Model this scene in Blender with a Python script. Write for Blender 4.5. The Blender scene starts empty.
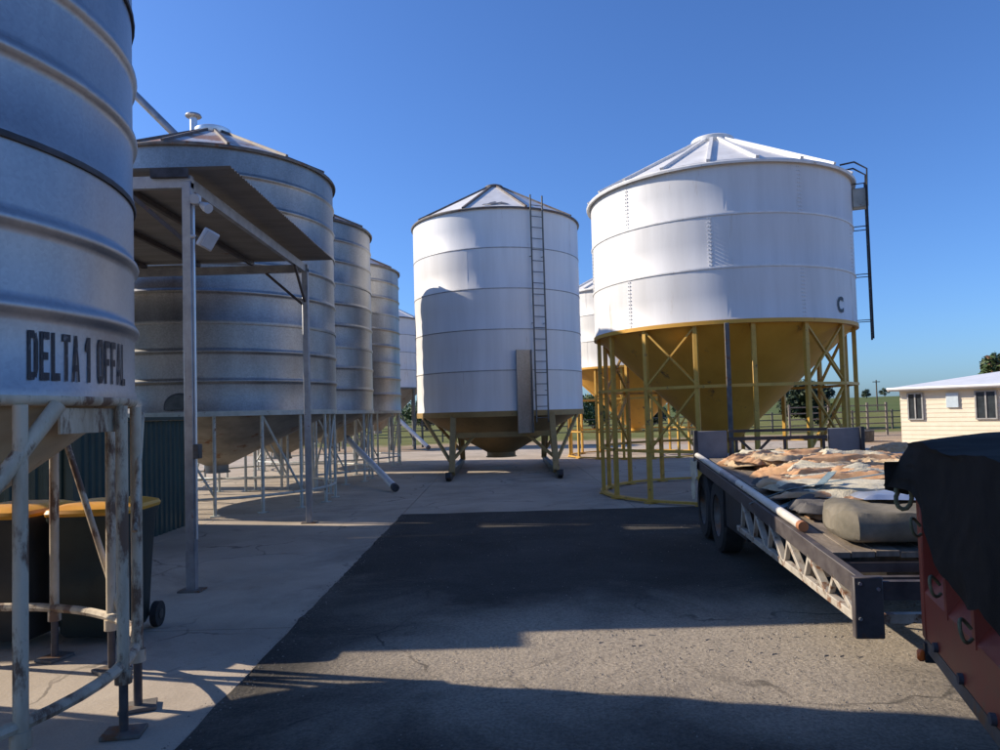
import bpy, bmesh, math, random
from mathutils import Vector, Matrix, noise
from math import sin, cos, pi, radians as R_, sqrt, atan2

scene = bpy.context.scene
COL = scene.collection

# ------------------------------------------------------------------ camera
EYE = 1.65
cd = bpy.data.cameras.new('camera')
cam = bpy.data.objects.new('camera', cd)
COL.objects.link(cam)
cd.sensor_fit = 'HORIZONTAL'; cd.sensor_width = 36.0
cd.lens = 36.0 * 0.740
cd.shift_y = 0.0073
cd.clip_start = 0.05; cd.clip_end = 6000
cam.matrix_world = Matrix.Translation((0, 0, EYE)) @ Matrix.Rotation(R_(92.3), 4, 'X') @ Matrix.Rotation(R_(-1.6), 4, 'Z')
scene.camera = cam

# ------------------------------------------------------------------ light
SUN_EL = 31.0          # elevation
SUN_AZ = 14.0          # the sun stands to the left, this many degrees ahead of square left
sdir = Vector((-cos(R_(SUN_AZ)) * cos(R_(SUN_EL)), sin(R_(SUN_AZ)) * cos(R_(SUN_EL)), sin(R_(SUN_EL))))
w = bpy.data.worlds.new('World'); scene.world = w; w.use_nodes = True
nt = w.node_tree; nt.nodes.clear()
sky = nt.nodes.new('ShaderNodeTexSky'); sky.sky_type = 'NISHITA'; sky.sun_disc = False
sky.sun_elevation = R_(SUN_EL)
sky.sun_rotation = atan2(sdir.x, sdir.y)
sky.altitude = 300; sky.air_density = 1.0; sky.dust_density = 1.0; sky.ozone_density = 3.0
bg = nt.nodes.new('ShaderNodeBackground'); bg.inputs['Strength'].default_value = 0.118
wo = nt.nodes.new('ShaderNodeOutputWorld')
tint = nt.nodes.new('ShaderNodeVectorMath'); tint.operation = 'MULTIPLY'; tint.inputs[1].default_value = (.51, .765, 1.17)   # cool camera white balance
nt.links.new(sky.outputs[0], tint.inputs[0]); nt.links.new(tint.outputs[0], bg.inputs[0]); nt.links.new(bg.outputs[0], wo.inputs[0])
sl = bpy.data.lights.new('sun', 'SUN'); sl.energy = 4.9; sl.angle = R_(0.55); sl.color = (1.0, 0.88, 0.72)
so = bpy.data.objects.new('sun', sl); COL.objects.link(so)
so.rotation_euler = sdir.to_track_quat('Z', 'Y').to_euler(); so.location = sdir * 60
scene.view_settings.view_transform = 'Standard'; scene.view_settings.look = 'None'
scene.view_settings.exposure = 0.40; scene.view_settings.gamma = 1.0
scene.view_settings.use_curve_mapping = False
scene.render.engine = 'CYCLES'

# ------------------------------------------------------------------ materials
MATS = {}
def mat(name, c1, c2=None, rough=0.6, metal=0.0, scale=3.0, detail=6, bump=0.0, bscale=40.0, rust=0.0,
        rust_col=(0.16, 0.07, 0.03), stretch=(1, 1, 1), rough_var=0.1, lo=0.35, hi=0.65, rscale=6.0, spec=0.5,
        vor=0.0, vscale=60):
    m = bpy.data.materials.new(name); m.use_nodes = True; MATS[name] = m
    t = m.node_tree; n = t.nodes; L = t.links
    b = n['Principled BSDF']
    geo = n.new('ShaderNodeNewGeometry')
    mp = n.new('ShaderNodeMapping'); mp.inputs['Scale'].default_value = stretch
    L.new(geo.outputs['Position'], mp.inputs['Vector'])
    nz = n.new('ShaderNodeTexNoise'); nz.inputs['Scale'].default_value = scale; nz.inputs['Detail'].default_value = detail
    nz.inputs['Roughness'].default_value = 0.62
    L.new(mp.outputs[0], nz.inputs['Vector'])
    rp = n.new('ShaderNodeValToRGB')
    rp.color_ramp.elements[0].position = lo; rp.color_ramp.elements[1].position = hi
    rp.color_ramp.elements[0].color = (*c1, 1); rp.color_ramp.elements[1].color = (*(c2 or c1), 1)
    L.new(nz.outputs['Fac'], rp.inputs[0])
    col = rp.outputs[0]
    if vor > 0:
        vo = n.new('ShaderNodeTexVoronoi'); vo.inputs['Scale'].default_value = vscale
        L.new(geo.outputs['Position'], vo.inputs['Vector'])
        bw = n.new('ShaderNodeRGBToBW'); L.new(vo.outputs['Color'], bw.inputs[0])
        mr = n.new('ShaderNodeMapRange'); mr.inputs['To Min'].default_value = 1 - vor; mr.inputs['To Max'].default_value = 1 + vor
        L.new(bw.outputs[0], mr.inputs[0])
        vm = n.new('ShaderNodeVectorMath'); vm.operation = 'SCALE'
        L.new(col, vm.inputs[0]); L.new(mr.outputs[0], vm.inputs['Scale']); col = vm.outputs[0]
    if rust > 0:
        n2 = n.new('ShaderNodeTexNoise'); n2.inputs['Scale'].default_value = rscale; n2.inputs['Detail'].default_value = 8
        n2.inputs['Roughness'].default_value = 0.7
        L.new(mp.outputs[0], n2.inputs['Vector'])
        r2 = n.new('ShaderNodeValToRGB')
        r2.color_ramp.elements[0].position = 0.66 - rust * 0.3; r2.color_ramp.elements[1].position = 0.74 - rust * 0.3
        L.new(n2.outputs['Fac'], r2.inputs[0])
        mx = n.new('ShaderNodeMixRGB'); mx.inputs[2].default_value = (*rust_col, 1)
        L.new(r2.outputs[0], mx.inputs[0]); L.new(col, mx.inputs[1]); col = mx.outputs[0]
        if metal > 0:
            mm = n.new('ShaderNodeMath'); mm.operation = 'MULTIPLY_ADD'
            mm.inputs[1].default_value = -metal; mm.inputs[2].default_value = metal
            L.new(r2.outputs[0], mm.inputs[0]); L.new(mm.outputs[0], b.inputs['Metallic'])
    L.new(col, b.inputs['Base Color'])
    if not (rust > 0 and metal > 0): b.inputs['Metallic'].default_value = metal
    mr = n.new('ShaderNodeMapRange'); mr.inputs['To Min'].default_value = max(0.05, rough - rough_var); mr.inputs['To Max'].default_value = min(1, rough + rough_var)
    L.new(nz.outputs['Fac'], mr.inputs[0]); L.new(mr.outputs[0], b.inputs['Roughness'])
    b.inputs['Specular IOR Level'].default_value = spec
    if bump > 0:
        n3 = n.new('ShaderNodeTexNoise'); n3.inputs['Scale'].default_value = bscale; n3.inputs['Detail'].default_value = 5
        L.new(geo.outputs['Position'], n3.inputs['Vector'])
        bp = n.new('ShaderNodeBump'); bp.inputs['Strength'].default_value = min(1, bump); bp.inputs['Distance'].default_value = 0.02
        L.new(n3.outputs['Fac'], bp.inputs['Height']); L.new(bp.outputs[0], b.inputs['Normal'])
    return m

mat('galv', (.25, .245, .235), (.37, .365, .355), .46, .85, 1.6, stretch=(1, 1, .35), bump=.06, bscale=2.2, vor=.14, vscale=45)
mat('galv_near', (.29, .295, .31), (.41, .41, .42), .42, .80, 1.4, stretch=(1, 1, .3), bump=.06, bscale=2.0, vor=.08, vscale=60)
mat('galv_roof', (.50, .50, .50), (.68, .67, .65), .5, .55, 1.5, rust=.62, rust_col=(.30, .155, .085), rscale=1.6)
mat('galv_post', (.28, .29, .31), (.42, .43, .45), .5, .7, 6, bump=.05, rust=.12)
mat('galv_bright', (.60, .62, .64), (.75, .76, .77), .35, .8, 5)
mat('white_paint', (.68, .675, .66), (.79, .79, .78), .45, 0, 2.2, stretch=(1, 1, .10), bump=.08, bscale=1.8, lo=.3, hi=.6, rust=.05, rust_col=(.52, .47, .40), rscale=5)
mat('white_paint_old', (.63, .62, .60), (.74, .735, .72), .5, 0, 2.4, stretch=(1, 1, .12), bump=.09, bscale=1.8, rust=.12, rust_col=(.50, .44, .36), rscale=4)
mat('white_roof', (.70, .68, .64), (.82, .81, .78), .42, .1, 2.5, rust=.12, rust_col=(.42, .33, .25), rscale=4)
mat('rib_dark', (.10, .09, .085), (.20, .18, .16), .6, .3, 8, rust=.4)
mat('rib_white', (.66, .65, .62), (.78, .77, .75), .5, .1, 8, rust=.15, rust_col=(.3, .2, .12))
mat('seam_dark', (.03, .03, .035), (.08, .08, .09), .7, 0, 8)
mat('seam_grey', (.22, .22, .23), (.38, .38, .38), .6, .3, 8)
mat('gold_paint', (.62, .31, .030), (.72, .385, .050), .5, 0, 1.5, stretch=(1, 1, .4), bump=.05, bscale=3, rust=.12, rust_col=(.14, .08, .04), rscale=2.5)
mat('gold_leg', (.52, .29, .040), (.64, .38, .065), .5, 0, 5, rust=.22, rust_col=(.16, .09, .04))
mat('khaki_paint', (.28, .18, .060), (.38, .26, .095), .55, 0, 3, rust=.2, rust_col=(.13, .085, .045))
mat('khaki_cone', (.20, .135, .055), (.28, .19, .08), .55, 0, 2, rust=.2, rust_col=(.10, .07, .04))
mat('cream_steel', (.34, .25, .16), (.60, .50, .36), .6, 0, 5, rust=.52, rust_col=(.17, .095, .055), rscale=7, bump=.1, stretch=(1, 1, .35), lo=.3, hi=.55)
mat('cream_cone', (.40, .29, .17), (.52, .40, .25), .6, 0, 3, rust=.2, rscale=4)
mat('pale_leg', (.38, .40, .36), (.54, .55, .50), .55, .15, 6, rust=.2, rscale=8)
mat('grey_cone', (.20, .19, .17), (.32, .30, .26), .6, .4, 2.5, rust=.3, rscale=3)
mat('dark_leg', (.08, .085, .08), (.16, .16, .15), .6, .2, 6, rust=.2)
mat('black_steel', (.018, .018, .02), (.045, .045, .048), .55, .2, 8, rust=.15, bump=.08)
mat('ramp_grey', (.13, .135, .15), (.18, .185, .20), .55, .2, 5, rust=.1)
mat('chassis_grey', (.07, .065, .06), (.14, .13, .12), .6, .2, 7, rust=.35)
mat('truss_paint', (.34, .30, .24), (.50, .45, .37), .6, .1, 8, rust=.40, rscale=10)
mat('truss_dark', (.055, .045, .045), (.10, .085, .08), .55, .1, 8, rust=.2)
mat('tyre', (.018, .018, .018), (.035, .033, .031), .85, 0, 14, bump=.15)
mat('deck_timber', (.14, .11, .08), (.26, .21, .16), .8, 0, 6, stretch=(4, .6, 1), bump=.3, bscale=25)
mat('red_paint', (.22, .032, .018), (.29, .050, .028), .5, 0, 4, rust=.2, rust_col=(.13, .06, .035), bump=.06, bscale=6)
mat('tarp_black', (.015, .013, .011), (.028, .024, .020), .85, 0, 8, bump=.25, bscale=220, spec=.15)
mat('rope', (.10, .10, .05), (.2, .19, .1), .8, 0, 30)
mat('orange_lens', (.75, .12, .02), (.80, .16, .03), .25, 0, 5)
mat('awning_sheet', (.20, .195, .19), (.27, .265, .26), .6, .0, 3, stretch=(.4, 2, 1), rust=.15, rscale=3)
mat('lamp_white', (.55, .56, .57), (.66, .67, .68), .4, 0, 8)
mat('lamp_glass', (.45, .47, .5), (.55, .57, .6), .15, 0, 8)
mat('bin_green', (.012, .020, .017), (.024, .035, .030), .5, 0, 4, bump=.1, bscale=60)
mat('bin_grey', (.03, .03, .028), (.05, .05, .045), .5, 0, 4, bump=.1, bscale=60)
mat('lid_yellow', (.62, .27, .02), (.72, .34, .03), .45, 0, 5)
mat('shed_green', (.018, .040, .036), (.030, .060, .052), .45, .1, 3)
mat('lettering', (.010, .012, .022), (.16, .165, .18), .5, 0, 22, lo=.56, hi=.70)
mat('emblem_grey', (.12, .12, .13), (.2, .2, .2), .5, 0, 12)
mat('house_wall', (.72, .62, .46), (.78, .68, .52), .7, 0, 3)
mat('house_roof', (.76, .76, .75), (.82, .82, .81), .45, .2, 2)
mat('house_trim', (.62, .58, .50), (.70, .66, .58), .5, 0, 4)
mat('window_glass', (.03, .035, .04), (.05, .06, .065), .08, 0, 3)
mat('window_frame', (.30, .29, .27), (.40, .39, .37), .5, .2, 5)
mat('pale_panel', (.50, .58, .62), (.58, .66, .70), .4, 0, 5)
mat('fence_steel', (.10, .085, .07), (.20, .17, .14), .7, .2, 8)
mat('timber_grey', (.16, .13, .10), (.26, .22, .18), .85, 0, 9)
mat('bark', (.06, .045, .03), (.13, .10, .07), .9, 0, 8, bump=.4)
mat('leaf_dark', (.018, .032, .012), (.045, .070, .024), .6, 0, 1.5)
mat('leaf_mid', (.045, .075, .02), (.09, .13, .035), .6, 0, 1.5)
mat('leaf_red', (.16, .07, .03), (.24, .12, .05), .6, 0, 1.5)
mat('sack_tan', (.36, .25, .14), (.60, .45, .28), .85, 0, 12, bump=.2, bscale=90)
mat('sack_orange', (.46, .23, .10), (.60, .37, .20), .85, 0, 7, bump=.2, bscale=90)
mat('sack_grey', (.26, .215, .165), (.44, .38, .30), .85, 0, 7, bump=.2, bscale=90)
mat('sack_dark', (.06, .055, .05), (.14, .125, .11), .85, 0, 7, bump=.2, bscale=90)
mat('canvas_pale', (.46, .41, .29), (.62, .56, .42), .85, 0, 5, bump=.4, bscale=60)
mat('canvas_bundle', (.12, .105, .075), (.22, .19, .14), .9, 0, 5, bump=.15, bscale=160)
mat('strap_blue', (.13, .19, .21), (.20, .27, .29), .7, 0, 20)
mat('pipe_pale', (.60, .55, .47), (.72, .68, .60), .5, .1, 5, rust=.18, rscale=7)
mat('pipe_orange', (.34, .14, .06), (.44, .20, .09), .6, 0, 8)
mat('stone', (.15, .135, .115), (.30, .265, .22), .9, 0, 30)

# ground materials -----------------------------------------------------------
def ground_mat(name, stops, scale, bump, bscale, rough=.9, scale2=30.0, amt2=.35, dist=.02, lit_dust=None, crack=0, stain=0):
    m = bpy.data.materials.new(name); m.use_nodes = True; MATS[name] = m
    t = m.node_tree; n = t.nodes; L = t.links; b = n['Principled BSDF']
    geo = n.new('ShaderNodeNewGeometry')
    nz = n.new('ShaderNodeTexNoise'); nz.inputs['Scale'].default_value = scale; nz.inputs['Detail'].default_value = 9
    nz.inputs['Roughness'].default_value = .65; nz.inputs['Distortion'].default_value = .4
    L.new(geo.outputs['Position'], nz.inputs['Vector'])
    rp = n.new('ShaderNodeValToRGB'); cr = rp.color_ramp
    cr.elements[0].position = stops[0][0]; cr.elements[0].color = (*stops[0][1], 1)
    cr.elements[1].position = stops[-1][0]; cr.elements[1].color = (*stops[-1][1], 1)
    for p, c in stops[1:-1]:
        e = cr.elements.new(p); e.color = (*c, 1)
    L.new(nz.outputs['Fac'], rp.inputs[0])
    n2 = n.new('ShaderNodeTexNoise'); n2.inputs['Scale'].default_value = scale2; n2.inputs['Detail'].default_value = 6
    n2.inputs['Roughness'].default_value = .75
    L.new(geo.outputs['Position'], n2.inputs['Vector'])
    mr = n.new('ShaderNodeMapRange'); mr.inputs['From Min'].default_value = .3; mr.inputs['From Max'].default_value = .7
    mr.inputs['To Min'].default_value = 1 - amt2; mr.inputs['To Max'].default_value = 1 + amt2
    L.new(n2.outputs['Fac'], mr.inputs[0])
    vm = n.new('ShaderNodeVectorMath'); vm.operation = 'SCALE'
    base = rp.outputs[0]
    def nse(sc, det=6, rg=.6, dis=0):
        z = n.new('ShaderNodeTexNoise'); z.inputs['Scale'].default_value = sc; z.inputs['Detail'].default_value = det
        z.inputs['Roughness'].default_value = rg; z.inputs['Distortion'].default_value = dis
        L.new(geo.outputs['Position'], z.inputs['Vector']); return z.outputs['Fac']
    def rng(sock, a, c, lo=0., hi=1.):
        r = n.new('ShaderNodeMapRange'); r.interpolation_type = 'SMOOTHSTEP'
        for k_, v_ in (('From Min', a), ('From Max', c), ('To Min', lo), ('To Max', hi)): r.inputs[k_].default_value = v_
        L.new(sock, r.inputs[0]); return r.outputs[0]
    def mth(op, a, c):
        q = n.new('ShaderNodeMath'); q.operation = op
        for k_, v_ in ((0, a), (1, c)):
            if hasattr(v_, 'default_value'): L.new(v_, q.inputs[k_])
            else: q.inputs[k_].default_value = v_
        return q.outputs[0]
    def mixc(f, a, col_):
        q = n.new('ShaderNodeMixRGB'); L.new(f, q.inputs[0]); L.new(a, q.inputs[1]); q.inputs[2].default_value = (*col_, 1); return q.outputs[0]
    if lit_dust:
        # pale ragged dust, weighted onto the sunlit patch to paint it brighter
        col_, yc, hw = lit_dust
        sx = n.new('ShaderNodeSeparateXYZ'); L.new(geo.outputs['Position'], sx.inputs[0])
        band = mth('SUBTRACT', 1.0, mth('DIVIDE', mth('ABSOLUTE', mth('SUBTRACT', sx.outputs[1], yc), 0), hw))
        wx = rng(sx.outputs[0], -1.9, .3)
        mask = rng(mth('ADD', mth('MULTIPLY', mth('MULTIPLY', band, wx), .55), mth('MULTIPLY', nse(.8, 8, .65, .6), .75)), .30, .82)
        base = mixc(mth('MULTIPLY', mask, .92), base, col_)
        # old tyre scuffs and wet-dark patches
        base = mixc(mth('MULTIPLY', rng(nse(1.7, 7, .7, 1.2), .60, .72), .45), base, (.05, .046, .04))
    if stain:
        base = mixc(mth('MULTIPLY', rng(nse(.45, 8, .7, .8), .52, .70), stain), base, (.17, .145, .115))
        base = mixc(mth('MULTIPLY', rng(nse(2.6, 7, .7, .5), .62, .70), stain * .7), base, (.14, .12, .10))
    if crack:
        wv = n.new('ShaderNodeVectorMath'); wv.operation = 'ADD'
        nv = n.new('ShaderNodeTexNoise'); nv.inputs['Scale'].default_value = 1.8; nv.inputs['Detail'].default_value = 5
        L.new(geo.outputs['Position'], nv.inputs['Vector'])
        sc_ = n.new('ShaderNodeVectorMath'); sc_.operation = 'SCALE'; sc_.inputs['Scale'].default_value = .55
        L.new(nv.outputs['Color'], sc_.inputs[0]); L.new(geo.outputs['Position'], wv.inputs[0]); L.new(sc_.outputs[0], wv.inputs[1])
        vo = n.new('ShaderNodeTexVoronoi'); vo.feature = 'DISTANCE_TO_EDGE'; vo.inputs['Scale'].default_value = .62
        L.new(wv.outputs[0], vo.inputs['Vector'])
        cm = mth('MULTIPLY', rng(vo.outputs['Distance'], .004, .012, 1, 0), rng(nse(.7), .45, .6))
        base = mixc(mth('MULTIPLY', cm, crack * 1.6), base, (.03, .027, .024))
    L.new(base, vm.inputs[0]); L.new(mr.outputs[0], vm.inputs['Scale'])
    L.new(vm.outputs[0], b.inputs['Base Color'])
    b.inputs['Roughness'].default_value = rough; b.inputs['Specular IOR Level'].default_value = .25
    n3 = n.new('ShaderNodeTexNoise'); n3.inputs['Scale'].default_value = bscale; n3.inputs['Detail'].default_value = 8
    n3.inputs['Roughness'].default_value = .7
    L.new(geo.outputs['Position'], n3.inputs['Vector'])
    n4 = n.new('ShaderNodeTexNoise'); n4.inputs['Scale'].default_value = bscale * .12; n4.inputs['Detail'].default_value = 4
    L.new(geo.outputs['Position'], n4.inputs['Vector'])
    ad = n.new('ShaderNodeMath'); ad.operation = 'MULTIPLY_ADD'; ad.inputs[1].default_value = 1.6
    L.new(n4.outputs['Fac'], ad.inputs[0]); L.new(n3.outputs['Fac'], ad.inputs[2])
    bp = n.new('ShaderNodeBump'); bp.inputs['Strength'].default_value = bump; bp.inputs['Distance'].default_value = dist
    L.new(ad.outputs[0], bp.inputs['Height']); L.new(bp.outputs[0], b.inputs['Normal'])
    return m
ground_mat('asphalt', [(.28, (.036, .033, .029)), (.50, (.054, .049, .042)), (.72, (.080, .072, .061))], .9, .6, 26, scale2=48, amt2=.45, dist=.03, lit_dust=((.36, .305, .235), 5.1, 1.75), crack=.45)
ground_mat('concrete', [(.30, (.33, .275, .21)), (.50, (.43, .36, .28)), (.72, (.51, .435, .345))], .7, .25, 40, scale2=60, amt2=.12, crack=.35, stain=.5)
ground_mat('joint', [(.3, (.04, .035, .03)), (.7, (.07, .06, .05))], 4, .3, 40)
def terrain_mat():
    m = bpy.data.materials.new('terrain'); m.use_nodes = True; MATS['terrain'] = m
    t = m.node_tree; n = t.nodes; L = t.links; b = n['Principled BSDF']
    geo = n.new('ShaderNodeNewGeometry'); sx = n.new('ShaderNodeSeparateXYZ'); L.new(geo.outputs['Position'], sx.inputs[0])
    def noisy(scale, detail=8, stretch=(1, 1, 1)):
        mp = n.new('ShaderNodeMapping'); mp.inputs['Scale'].default_value = stretch; L.new(geo.outputs['Position'], mp.inputs[0])
        z = n.new('ShaderNodeTexNoise'); z.inputs['Scale'].default_value = scale; z.inputs['Detail'].default_value = detail
        z.inputs['Roughness'].default_value = .65; L.new(mp.outputs[0], z.inputs['Vector']); return z.outputs['Fac']
    def ramp(f, a, ca, c, cc):
        r = n.new('ShaderNodeValToRGB'); r.color_ramp.elements[0].position = a; r.color_ramp.elements[1].position = c
        r.color_ramp.elements[0].color = (*ca, 1); r.color_ramp.elements[1].color = (*cc, 1); L.new(f, r.inputs[0]); return r.outputs[0]
    dirt = ramp(noisy(.6), .3, (.30, .215, .14), .7, (.44, .335, .235))
    grass = ramp(noisy(.35), .35, (.10, .115, .030), .65, (.21, .20, .070))
    field = ramp(noisy(.02, 6, (1, 6, 1)), .35, (.055, .095, .022), .65, (.15, .16, .06))
    def step(sock, edge, wid, amp):
        a = n.new('ShaderNodeMath'); a.operation = 'MULTIPLY_ADD'; a.inputs[1].default_value = amp
        L.new(noisy(.25), a.inputs[0]); L.new(sock, a.inputs[2])
        r = n.new('ShaderNodeMapRange'); r.inputs['From Min'].default_value = edge + amp * .5 - wid; r.inputs['From Max'].default_value = edge + amp * .5 + wid
        L.new(a.outputs[0], r.inputs[0]); return r.outputs[0]
    m1 = n.new('ShaderNodeMixRGB'); L.new(step(sx.outputs[1], 41, 1.5, 8), m1.inputs[0]); L.new(dirt, m1.inputs[1]); L.new(grass, m1.inputs[2])
    m2 = n.new('ShaderNodeMixRGB'); L.new(step(sx.outputs[1], 120, 8, 20), m2.inputs[0]); L.new(m1.outputs[0], m2.inputs[1]); L.new(field, m2.inputs[2])
    L.new(m2.outputs[0], b.inputs['Base Color']); b.inputs['Roughness'].default_value = .95; b.inputs['Specular IOR Level'].default_value = .1
    bp = n.new('ShaderNodeBump'); bp.inputs['Strength'].default_value = .6; bp.inputs['Distance'].default_value = .06
    L.new(noisy(6), bp.inputs['Height']); L.new(bp.outputs[0], b.inputs['Normal'])
terrain_mat()

# ------------------------------------------------------------------ mesh helpers
class MB:
    def __init__(s): s.v = []; s.f = []
    def add(s, vs, fs):
        o = len(s.v); s.v += [tuple(p) for p in vs]; s.f += [tuple(i + o for i in f) for f in fs]; return s
    def box(s, c, d, rot=None):
        hx, hy, hz = d[0] / 2, d[1] / 2, d[2] / 2; c = Vector(c)
        P = [Vector((x * hx, y * hy, z * hz)) for x in (-1, 1) for y in (-1, 1) for z in (-1, 1)]
        if rot is not None: P = [rot @ p for p in P]
        return s.add([c + p for p in P], [(0, 1, 3, 2), (4, 6, 7, 5), (0, 4, 5, 1), (2, 3, 7, 6), (0, 2, 6, 4), (1, 5, 7, 3)])
    def bar(s, p, q, w_, h_, up=(0, 0, 1)):
        p = Vector(p); q = Vector(q); d = (q - p); l = d.length; d.normalize()
        u = Vector(up)
        if abs(d.dot(u)) > .98: u = Vector((0, 1, 0))
        sd = d.cross(u).normalized(); u = sd.cross(d).normalized()
        vs = []
        for e in (p, q):
            for a, b in ((-1, -1), (1, -1), (1, 1), (-1, 1)): vs.append(e + sd * (a * w_ / 2) + u * (b * h_ / 2))
        return s.add(vs, [(0, 1, 2, 3)[::-1], (4, 5, 6, 7), (0, 1, 5, 4), (1, 2, 6, 5), (2, 3, 7, 6), (3, 0, 4, 7)])
    def tube(s, p, q, r, n=10, r2=None): return s.path([p, q], r, n, r2)
    def path(s, pts, r, n=8, r2=None, closed=False):
        pts = [Vector(p) for p in pts]; N = len(pts); vs = []; fs = []
        prev = None
        for i, p in enumerate(pts):
            if closed: d = pts[(i + 1) % N] - pts[i - 1]
            else: d = pts[min(i + 1, N - 1)] - pts[max(i - 1, 0)]
            d.normalize()
            if prev is None:
                u = Vector((0, 0, 1)) if abs(d.z) < .9 else Vector((1, 0, 0))
            else: u = prev
            a = (u - d * u.dot(d)).normalized(); prev = a; b = d.cross(a)
            rr = r if r2 is None else r + (r2 - r) * i / max(1, N - 1)
            for k in range(n): vs.append(p + a * (cos(2 * pi * k / n) * rr) + b * (sin(2 * pi * k / n) * rr))
        for i in range(N if closed else N - 1):
            j = (i + 1) % N
            for k in range(n):
                k2 = (k + 1) % n; fs.append((i * n + k, i * n + k2, j * n + k2, j * n + k))
        if not closed: fs.append(tuple(range(n))[::-1]); fs.append(tuple((N - 1) * n + k for k in range(n)))
        return s.add(vs, fs)
    def lathe(s, prof, a0=0, a1=2 * pi, n=48, grow=0.0):
        full = abs(a1 - a0 - 2 * pi) < 1e-6; vs = []; fs = []; m = len(prof); cnt = n if full else n + 1
        for i in range(cnt):
            t = i / n; a = a0 + (a1 - a0) * t
            for r, z in prof: vs.append(((r + grow * t) * cos(a), (r + grow * t) * sin(a), z))
        for i in range(n):
            j = (i + 1) % cnt
            for k in range(m - 1): fs.append((i * m + k, j * m + k, j * m + k + 1, i * m + k + 1))
        return s.add(vs, fs)
    def grid(s, fn, nu, nv):
        vs = [fn(i / nu, j / nv) for i in range(nu + 1) for j in range(nv + 1)]
        fs = [(i * (nv + 1) + j, (i + 1) * (nv + 1) + j, (i + 1) * (nv + 1) + j + 1, i * (nv + 1) + j + 1) for i in range(nu) for j in range(nv)]
        return s.add(vs, fs)
    def prism(s, poly, z0, z1):
        n = len(poly)
        return s.add([(x, y, z0) for x, y in poly] + [(x, y, z1) for x, y in poly],
                     [tuple(range(n))[::-1], tuple(range(n, 2 * n))] + [(i, (i + 1) % n, n + (i + 1) % n, n + i) for i in range(n)])
    def mesh(s, name, m, smooth=True, fix=True, bevel=0):
        me = bpy.data.meshes.new(name); me.from_pydata(s.v, [], s.f)
        if fix or bevel:
            bm = bmesh.new(); bm.from_mesh(me)
            if bevel: bmesh.ops.bevel(bm, geom=[e for e in bm.edges if len(e.link_faces) == 2 and e.calc_face_angle(0) > .6], offset=bevel, segments=1, affect='EDGES')
            if fix: bmesh.ops.recalc_face_normals(bm, faces=bm.faces)
            bm.to_mesh(me); bm.free()
        me.materials.append(MATS[m])
        if smooth:
            for p in me.polygons: p.use_smooth = True
            me.set_sharp_from_angle(angle=R_(38))
        return me
def obj(name, me, parent=None, loc=(0, 0, 0), rz=0.0, rot=None):
    o = bpy.data.objects.new(name, me); COL.objects.link(o); o.location = loc
    o.rotation_euler = rot if rot is not None else (0, 0, rz)
    if parent is not None: o.parent = parent
    return o
def tag(o, label, cat, group=None, kind=None):
    if label: o['label'] = label
    if cat: o['category'] = cat
    if group: o['group'] = group
    if kind: o['kind'] = kind
    return o
def thing(name, label, cat, loc=(0, 0, 0), rz=0.0, group=None):
    return tag(obj(name, None, None, loc, rz), label, cat, group)
def struct(name, me, loc=(0, 0, 0), parent=None):
    o = obj(name, me, parent, loc)
    if parent is None: o['kind'] = 'structure'
    return o
rnd = random.Random(7)

# ------------------------------------------------------------------ ground
def terr_h(x, y):
    d = sqrt(x * x + y * y)
    t = min(1, max(0, (d - 90) / 500)); t = t * t * (3 - 2 * t)
    return -.045 + t * (4.2 + 2.2 * noise.noise(Vector((x * .003, y * .003, 1.3))) + 1.5 * noise.noise(Vector((x * .001, y * .001, 5))))
m = MB(); rings = [0, 6, 14, 25, 40, 60, 85, 110, 140, 180, 230, 290, 360, 440, 540, 680, 900, 1300, 2200, 4000]
NS = 120; vs = [(0, 0, -.045)]
for r in rings[1:]:
    for k in range(NS):
        a = 2 * pi * k / NS; x = r * cos(a); y = r * sin(a); vs.append((x, y, terr_h(x, y) if r < 1000 else -3))
fs = [(0, 1 + k, 1 + (k + 1) % NS) for k in range(NS)]
for i in range(len(rings) - 2):
    for k in range(NS):
        a = 1 + i * NS; k2 = (k + 1) % NS; fs.append((a + k, a + NS + k, a + NS + k2, a + k2))
struct('ground', m.add(vs, fs).mesh('ground', 'terrain'))
AX0, AX1, AY0, AY1 = -1.68, 9.0, -9.0, 12.3
slab = struct('concrete_slab', MB().box((-1, 11, -.03), (30, 44, .02)).mesh('concrete_slab', 'joint'))
def panel_mesh(x0, x1, y0, y1):
    g = .006
    return MB().box(((x0 + x1) / 2, (y0 + y1) / 2, -.0105), (x1 - x0 - 2 * g, y1 - y0 - 2 * g, .021)).mesh('slab_panel', 'concrete', smooth=False)
xs = [-16, -11.8, -7.9, -4.75, AX0, 2.2, 6.2, 10.2, 14]
ys = [-11, -6, -1.5, 2.35, 5.9, 9.1, AY1, 16.4, 20.6, 24.8, 29, 33]
for i in range(len(xs) - 1):
    for j in range(len(ys) - 1):
        if xs[i] >= AX0 - .01 and xs[i + 1] <= 10.3 and ys[j + 1] <= AY1 + .01: continue
        obj('slab_panel', panel_mesh(xs[i], xs[i + 1], ys[j], ys[j + 1]), slab)
# asphalt sheet with a slightly broken edge
def asph(u, v):
    x = AX0 + (10.19 - AX0) * u; y = AY0 + (AY1 - AY0) * v
    if u == 0: x += .035 * noise.noise(Vector((0, y * 2.2, 3))) + .022 * noise.noise(Vector((0, y * 9, 5)))
    if v == 1: y += .05 * noise.noise(Vector((x * 1.5, 0, 8)))
    z = .006 + .006 * noise.noise(Vector((x * .9, y * .9, 0)))
    return (x, y, z)
struct('asphalt_yard', MB().grid(asph, 110, 190).mesh('asphalt_yard', 'asphalt', fix=False))
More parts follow.
